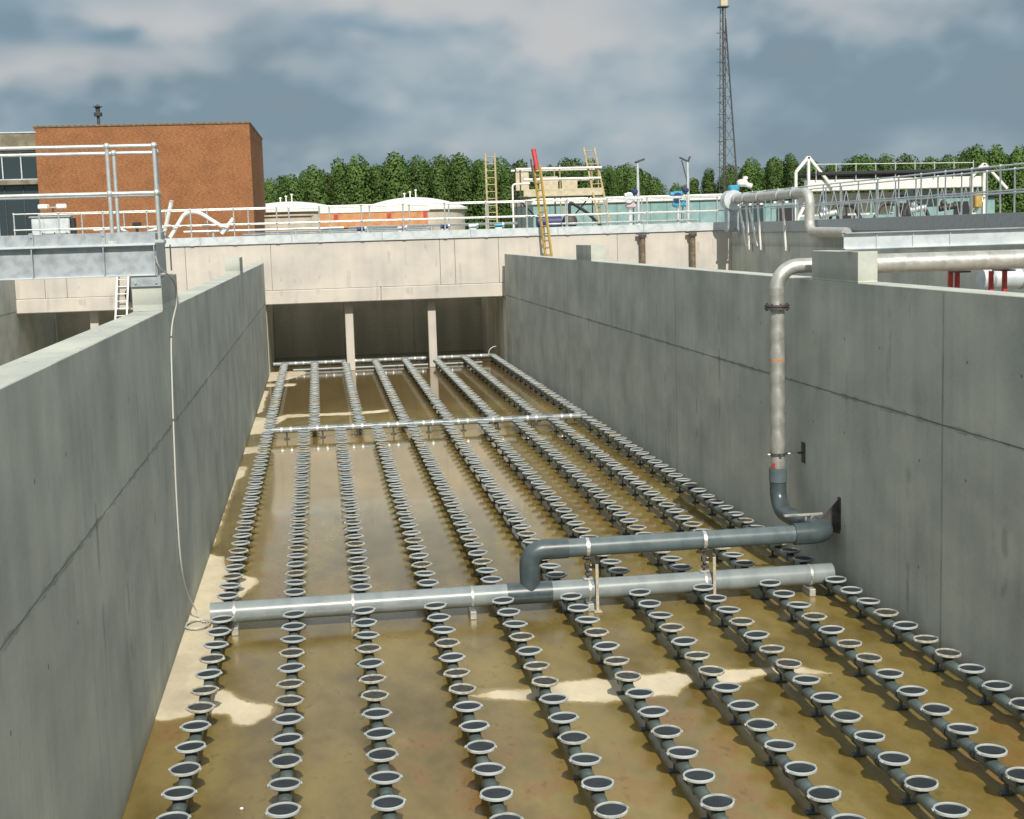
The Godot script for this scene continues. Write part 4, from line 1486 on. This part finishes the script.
	for i in 5:
		var x: float = [1.9, 3.6, 5.4, 6.6, 7.7][i]
		t = thing("pipe_fitting", "small %s pipe fitting on the end walkway %s" % [words[i], where[i]], "fitting", V(x, 5.76, 58.8))
		g = G.new()
		g.tube([V(x - 0.16, 5.92, 58.8), V(x + 0.2, 5.92, 58.75)], 0.08, 10)
		part("pipe", g, [M.navy, M.pink, M.navy, M.white, M.blue][i], t)
		g = G.new()
		g.tube([V(x + 0.16, 5.92, 58.755), V(x + 0.24, 5.92, 58.745)], 0.12, 10)
		g.box(V(x, 5.80, 58.8), Vector3(0.3, 0.08, 0.2), 0.01)
		part("flange", g, M.galv_pale, t)
	build_scraper()
	build_left_bits()


func build_scraper() -> void:
	# long white gantry with A-frames, right
	var t := thing("scraper_gantry", "long white gantry beam between two triangular end frames under a dark roof", "gantry", V(23.8, 5.1, 55.5))
	var g := G.new()
	g.box(V(23.9, 7.12, 55.5), Vector3(7.7, 0.46, 0.4), 0.03)
	part("beam", g, M.white, t)
	g = G.new()
	g.box(V(24.2, 7.60, 56.4), Vector3(7.6, 0.14, 2.6), 0.03)
	part("roof", g, M.roof_dark, t)
	g = G.new()
	g.box(V(24.2, 7.44, 57.2), Vector3(7.2, 0.18, 0.4), 0.03)
	part("roof_edge", g, M.galv, t)
	for q in [[19.95, 8.30], [27.55, 7.85]]:
		var x: float = q[0]
		for s in [[-0.42, 0.0, -0.42, 0.78], [0.12, 0.0, 0.12, 1.0], [-0.42, 0.78, 0.12, 1.0], [-0.42, 0.42, 0.12, 0.42], [0.12, 1.0, 1.15, 0.55], [-0.42, 0.05, 0.12, 0.42]]:
			g = G.new()
			var h: float = q[1] - 5.5
			g.bar(V(x + s[0], 5.5 + h * s[1], 55.2), V(x + s[2], 5.5 + h * s[3], 55.2), 0.13, 0.11, Vector3.RIGHT, 0.012)
			part("frame_member", g, M.white, t)
	for q in [[20.6, 1.0], [21.7, 0.9], [22.75, 1.0], [23.8, 0.9]]:
		g = G.new()
		g.box(V(q[0], 6.35, 56.5), Vector3(q[1], 0.95, 0.06), 0.015)
		part("side_panel", g, M.white, t)
	for q in [[21.2, 22.6], [23.2, 24.6], [24.4, 25.6]]:
		g = G.new()
		g.tube(fillet([V(q[0], 5.7, 55.9), V(q[0] + 0.3, 6.35, 55.9), V(q[1] - 0.3, 6.3, 55.9), V(q[1], 5.7, 55.9)], 0.25, 6), 0.09, 8)
		part("hose", g, M.dark_steel, t)
	g = G.new()
	g.box(V(25.6, 6.55, 56.6), Vector3(1.1, 0.8, 0.8), 0.05)
	part("drive_unit", g, M.galv, t)
	g = G.new()
	g.box(V(27.3, 6.35, 55.0), Vector3(0.3, 0.62, 0.3), 0.04)
	part("gearbox", g, M.yellow, t)
	for q in [[24.8, 6.0, 0.5], [26.1, 6.05, 0.6], [20.9, 5.9, 0.5]]:
		g = G.new()
		g.tube([V(q[0] - 0.2, q[1], 55.6), V(q[0] + q[2], q[1] + 0.12, 55.6)], 0.13, 8)
		g.ball(V(q[0], q[1] + 0.22, 55.6), 0.16, 8)
		part("fitting", g, M.galv_pale if q[0] < 26 else M.dark_steel, t)
	for i in 14:
		g = G.new()
		var lx := 20.4 + i * 0.52
		g.bar(V(lx, 5.7, 55.25), V(lx + 0.26, 6.9, 55.25), 0.028, 0.028, Vector3.BACK)
		g.bar(V(lx + 0.26, 6.9, 55.25), V(lx + 0.52, 5.7, 55.25), 0.028, 0.028, Vector3.BACK)
		part("lattice_bar", g, M.galv, t)
	for i in 9:
		g = G.new()
		g.tube([V(20.4 + i * 0.85, 7.35, 55.2), V(20.4 + i * 0.85, 8.0, 55.2)], 0.025, 6)
		part("rail_post", g, M.rail, t)
	g = G.new()
	g.tube([V(20.4, 7.98, 55.2), V(27.2, 7.9, 55.2)], 0.025, 6)
	part("rail", g, M.rail, t)
	# settling tank rim seen behind
	t = thing("settling_tank", "round concrete settling tank rim behind the white gantry", "tank", V(28, 5.1, 66))
	g = G.new()
	g.lathe([Vector2(11.4, 5.0), Vector2(11.4, 5.75), Vector2(11.1, 5.75), Vector2(11.1, 5.0)], V(31.5, 0, 70), 64)
	part("rim", g, M.galv, t)
	g = G.new()
	g.lathe([Vector2(11.2, 5.3), Vector2(0.0, 5.3)], V(31.5, 0, 70), 48)
	part("water_surface", g, M.glass, t)
	# dark tank range below the trees, right
	for q in [[31.5, 78.0, 13.0, 1.9, "dark low plant building below the trees right of the gantry"], [40.0, 96.0, 16.0, 2.0, "dark long shed in front of the trees at the right edge"]]:
		g = G.new()
		g.box(V(q[0], 5.1 + q[3] * 0.5, q[1]), Vector3(q[2], q[3], 4.0), 0.04)
		var o := thing("plant_building", q[4], "building", V(q[0], 5.1, q[1]))
		part("wall", g, M.teal, o)
		g = G.new()
		g.box(V(q[0], 5.1 + q[3] + 0.1, q[1]), Vector3(q[2] + 0.5, 0.2, 4.6), 0.03)
		part("roof", g, M.roof_dark, o)
		for k in 4:
			g = G.new()
			g.box(V(q[0] - q[2] * 0.4 + k * q[2] * 0.27, 5.1 + q[3] * 0.55, q[1] - 2.02), Vector3(1.1, 0.9, 0.06), 0.01)
			part("louvre", g, M.black, o)
	# red trestles in the right lane
	for q in [[10.52, "slim red steel trestle under the stainless pipe behind the right wall"], [11.30, "wider red steel trestle behind the right wall below the stainless pipe"]]:
		t = thing("trestle", q[1], "trestle", V(q[0], 0, 22.0))
		for s: float in [-0.06, 0.06]:
			g = G.new()
			g.box(V(q[0] + s * (1.0 if q[0] < 11 else 2.0), 2.36, 22.0), Vector3(0.07, 4.72, 0.07), 0.008)
			part("leg", g, M.red, t)
		g = G.new()
		g.box(V(q[0], 4.735, 21.8), Vector3(0.22, 0.025, 0.4), 0.006)
		part("head_plate", g, M.dark_steel, t)
		g = G.new()
		g.box(V(q[0], 4.1, 22.0), Vector3(0.22, 0.05, 0.05), 0.006)
		part("cross_bar", g, M.red, t)
	t = thing("duct", "pale ribbed steel duct in the right lane behind the red trestle", "duct", V(15.2, 4.2, 26))
	g = G.new()
	g.tube([V(12.5, 4.45, 25.0), V(17.6, 4.45, 25.0)], 0.2, 16)
	part("pipe", g, M.galv_pale, t)
	for i in 8:
		band(t, "rib", V(12.7 + i * 0.6, 4.45, 25.0), Vector3.RIGHT, 0.215, 0.05, M.galv)


func build_left_bits() -> void:
	# white angled tubing on the end walkway
	var t := thing("loose_rail", "white bent handrail section lying propped on the end walkway", "handrail", V(-4.6, 5.75, 59))
	var g := G.new()
	g.tube(fillet([V(-5.95, 5.8, 59.2), V(-5.28, 6.82, 59.2), V(-4.75, 6.83, 59.2), V(-3.72, 6.12, 59.2)], 0.35, 8), 0.085, 8)
	part("bent_tube", g, M.white, t)
	g = G.new()
	g.tube([V(-3.85, 5.9, 59.25), V(-3.33, 6.52, 59.25)], 0.085, 8)
	part("short_tube", g, M.white, t)
	t = thing("loose_tube", "single white tube leaning against the end walkway rail by the bridge corner", "tube", V(-6.2, 5.75, 59))
	g = G.new()
	g.tube([V(-6.25, 5.8, 59.4), V(-5.78, 7.28, 59.0)], 0.085, 8)
	part("tube", g, M.white, t)
	g = G.new()
	g.tube([V(-5.785, 7.26, 59.0), V(-5.775, 7.30, 58.99)], 0.092, 8)
	part("collar", g, M.pink, t)
	t = thing("pipe_offcuts", "white pipe offcuts lying on the end walkway behind the bridge", "pipes", V(-7.6, 5.75, 59))
	for q in [[-9.0, 6.2, -7.9, 6.26], [-8.0, 6.26, -7.6, 6.05], [-6.8, 6.1, -5.9, 6.3]]:
		g = G.new()
		g.tube([V(q[0], q[1], 59.3), V(q[2], q[3], 59.2)], 0.05, 8)
		part("offcut", g, M.white, t)
	g = G.new()
	g.box(V(-7.6, 5.9, 59.3), Vector3(2.6, 0.3, 0.5), 0.03)
	part("trestle", g, M.galv, t)
	t = thing("post_light", "small dark post light standing behind the bridge posts", "lamp", V(-7.47, 5.42, 61))
	g = G.new()
	g.tube([V(-7.47, 5.42, 61), V(-7.47, 6.35, 61)], 0.06, 8)
	part("post", g, M.black, t)
	g = G.new()
	g.box(V(-7.47, 6.42, 61), Vector3(0.36, 0.16, 0.2), 0.03)
	part("lamp_head", g, M.black, t)
	# kiosk and floodlights on the far left
	t = thing("control_kiosk", "pale grey control kiosk with doors beyond the left lane", "kiosk", V(-10.95, 5.42, 61))
	g = G.new()
	g.box(V(-10.95, 6.1, 61), Vector3(1.55, 1.4, 0.6), 0.03)
	part("cabinet", g, M.galv_pale, t)
	for i in 3:
		g = G.new()
		g.box(V(-11.45 + i * 0.5, 6.1, 60.69), Vector3(0.47, 1.2, 0.03), 0.008)
		var dr := part("door", g, M.galv_pale, t)
		g = G.new()
		g.box(V(-11.3 + i * 0.5, 6.1, 60.66), Vector3(0.03, 0.16, 0.03), 0.005)
		part("handle", g, M.black, dr)
	g = G.new()
	g.box(V(-10.95, 6.82, 61), Vector3(1.7, 0.06, 0.75), 0.01)
	part("roof", g, M.galv, t)
	g = G.new()
	g.box(V(-10.05, 6.1, 61), Vector3(0.12, 1.3, 0.5), 0.01)
	part("side_vent", g, M.black, t)
	t = thing("floodlight", "pair of small white floodlights on a short dark post above the kiosk", "floodlight", V(-10.95, 6.85, 61.4))
	g = G.new()
	g.tube([V(-10.95, 5.42, 61.5), V(-10.95, 7.2, 61.5)], 0.05, 8)
	part("post", g, M.dark_steel, t)
	for s: float in [-1.0, 1.0]:
		g = G.new()
		g.box(V(-10.95 + s * 0.36, 7.26, 61.4), Vector3(0.42, 0.2, 0.3), 0.04, Basis(Vector3.UP, 0.3 * s))
		part("lamp_head", g, M.white, t)
	g = G.new()
	g.box(V(-10.95, 7.22, 61.5), Vector3(0.7, 0.06, 0.06), 0.01)
	part("cross_arm", g, M.galv, t)


func build_small_things() -> void:
	# a pale pebble-sized scrap on the wet floor, near left
	var g := G.new()
	g.ball(V(-0.99, 0.012, 13.42), 0.022, 8, 0.6)
	single("scrap", g, M.white, "tiny white scrap on the wet floor between the first two rows", "litter")


# ------------------------------------------------------------------ trees
func crown_mesh(seed_: int, h: float, w: float, tone: float) -> ArrayMesh:
	var r := RandomNumberGenerator.new()
	r.seed = seed_
	var f := noise(seed_ + 500, 0.35, 2)
	var g := G.new()
	g.use_col = true
	# lobes along the axis
	var lobes := []
	for i in 15:
		var t := (i + 0.5) / 15.0
		var rad := w * 0.5 * (0.42 + 0.7 * sin(PI * pow(clampf(t * 0.86 + 0.08, 0, 1), 0.75))) * 0.66
		var a := r.randf() * TAU
		var off := w * 0.26 * r.randf() * (1.0 - 0.6 * t)
		lobes.append([Vector3(cos(a) * off, h * (0.06 + 0.88 * t), sin(a) * off), rad * (0.75 + 0.5 * r.randf())])
	for i in 6500:
		var l = lobes[r.randi() % lobes.size()]
		var d := Vector3(r.randfn(), r.randfn(), r.randfn()).normalized()
		var p: Vector3 = l[0] + d * Vector3(1, 1.25, 1) * l[1] * (0.45 + 0.6 * sqrt(r.randf()))
		var s := 0.075 + 0.13 * r.randf()
		var n1 := (d + Vector3(r.randfn(), r.randfn(), r.randfn()) * 0.55).normalized()
		var x := n1.cross(Vector3(r.randfn(), r.randfn(), r.randfn())).normalized()
		var y := n1.cross(x)
		var k := f.get_noise_3dv(p * 2.2)
		var c := Color(0.058, 0.108, 0.028).lerp(Color(0.108, 0.180, 0.050), clampf(0.5 + k * 0.9 + 0.15 * r.randfn(), 0, 1)) * tone
		g.tint = Color(c.r, c.g, c.b)
		var nn := (n1 * 0.35 + d * 0.55 + Vector3(p.x, 0, p.z).normalized() * 0.4).normalized()
		var q0 := p - x * s - y * s * 0.6
		var q1 := p + x * s * 0.7 - y * s * 0.8
		var q2 := p + x * s + y * s * 0.7
		var q3 := p - x * s * 0.6 + y * s * 0.9
		g.tri(q0, q1, q2, nn, nn, nn)
		g.tri(q0, q2, q3, nn, nn, nn)
	return g.mesh()


func build_trees() -> void:
	var kinds := []
	for k in 5:
		var h: float = [13.5, 12.5, 14.2, 11.5, 13.0][k]
		var w: float = [6.6, 7.6, 5.8, 7.0, 8.2][k]
		var tg := G.new()
		tg.tube([Vector3(0, 0, 0), Vector3(0.05, h * 0.3, 0), Vector3(-0.04, h * 0.62, 0.05), Vector3(0, h * 0.85, 0)], [0.26, 0.2, 0.12, 0.05], 8)
		for j in 5:
			var a := j * 2.4
			var y0 := h * (0.2 + 0.1 * j)
			tg.tube([Vector3(0, y0, 0), Vector3(cos(a) * w * 0.22, y0 + h * 0.09, sin(a) * w * 0.22), Vector3(cos(a) * w * 0.34, y0 + h * 0.2, sin(a) * w * 0.34)], [0.1, 0.06, 0.03], 6)
		kinds.append([crown_mesh(300 + k, h, w, [1.0, 1.18, 0.84, 1.1, 0.92][k]), tg.mesh(), h])
	# tree line: x and target top height at depth 260, from the brick building rightwards
	var rr := RandomNumberGenerator.new()
	rr.seed = 77
	var prof := [[-12.0, 17.2], [-7.0, 17.6], [3.0, 19.3], [12.5, 20.6], [22.0, 20.6], [30.0, 20.0], [40.0, 19.0], [50.0, 18.7], [58.0, 18.6], [63.0, 17.4], [66.0, 13.8], [69.5, 14.0], [72.0, 16.0], [80.0, 17.8], [90.0, 18.9], [100.0, 18.6], [112.0, 18.6], [126.0, 19.2], [142.0, 20.4]]
	var n := 0
	for row in 3:
		var x := -11.0 + row * 1.3
		while x < 141.0:
			var top := 17.0
			for i in prof.size() - 1:
				if x >= prof[i][0] and x < prof[i + 1][0]:
					top = lerpf(prof[i][1], prof[i + 1][1], (x - prof[i][0]) / (prof[i + 1][0] - prof[i][0]))
			var k = rr.randi() % 5
			var d := 260.0 + row * 7.0 + rr.randf_range(-2.0, 2.0)
			top = (top - CAM_H) * d / 260.0 + CAM_H + rr.randf_range(-2.6, -0.2) - row * 0.2
			n += 1
			var t := thing("tree", "", "tree", V(x * d / 260.0, 5.1, d), "trees in the belt beyond the works")
			t.set_meta("label", "leafy green tree, %s from the brick building in the %s row of the far belt" % [ordinal(n - first_row), ["front", "middle", "back"][row]])
			put("crown", kinds[k][0], M.leaf, t)
			put("trunk", kinds[k][1], M.bark, t)
			var s: float = (top - 5.1) / kinds[k][2]
			t.scale = Vector3(s * rr.randf_range(0.85, 1.1), s, s)
			t.rotation.y = rr.randf() * TAU
			x += rr.randf_range(3.0, 4.6)
		first_row = n


var first_row := 0
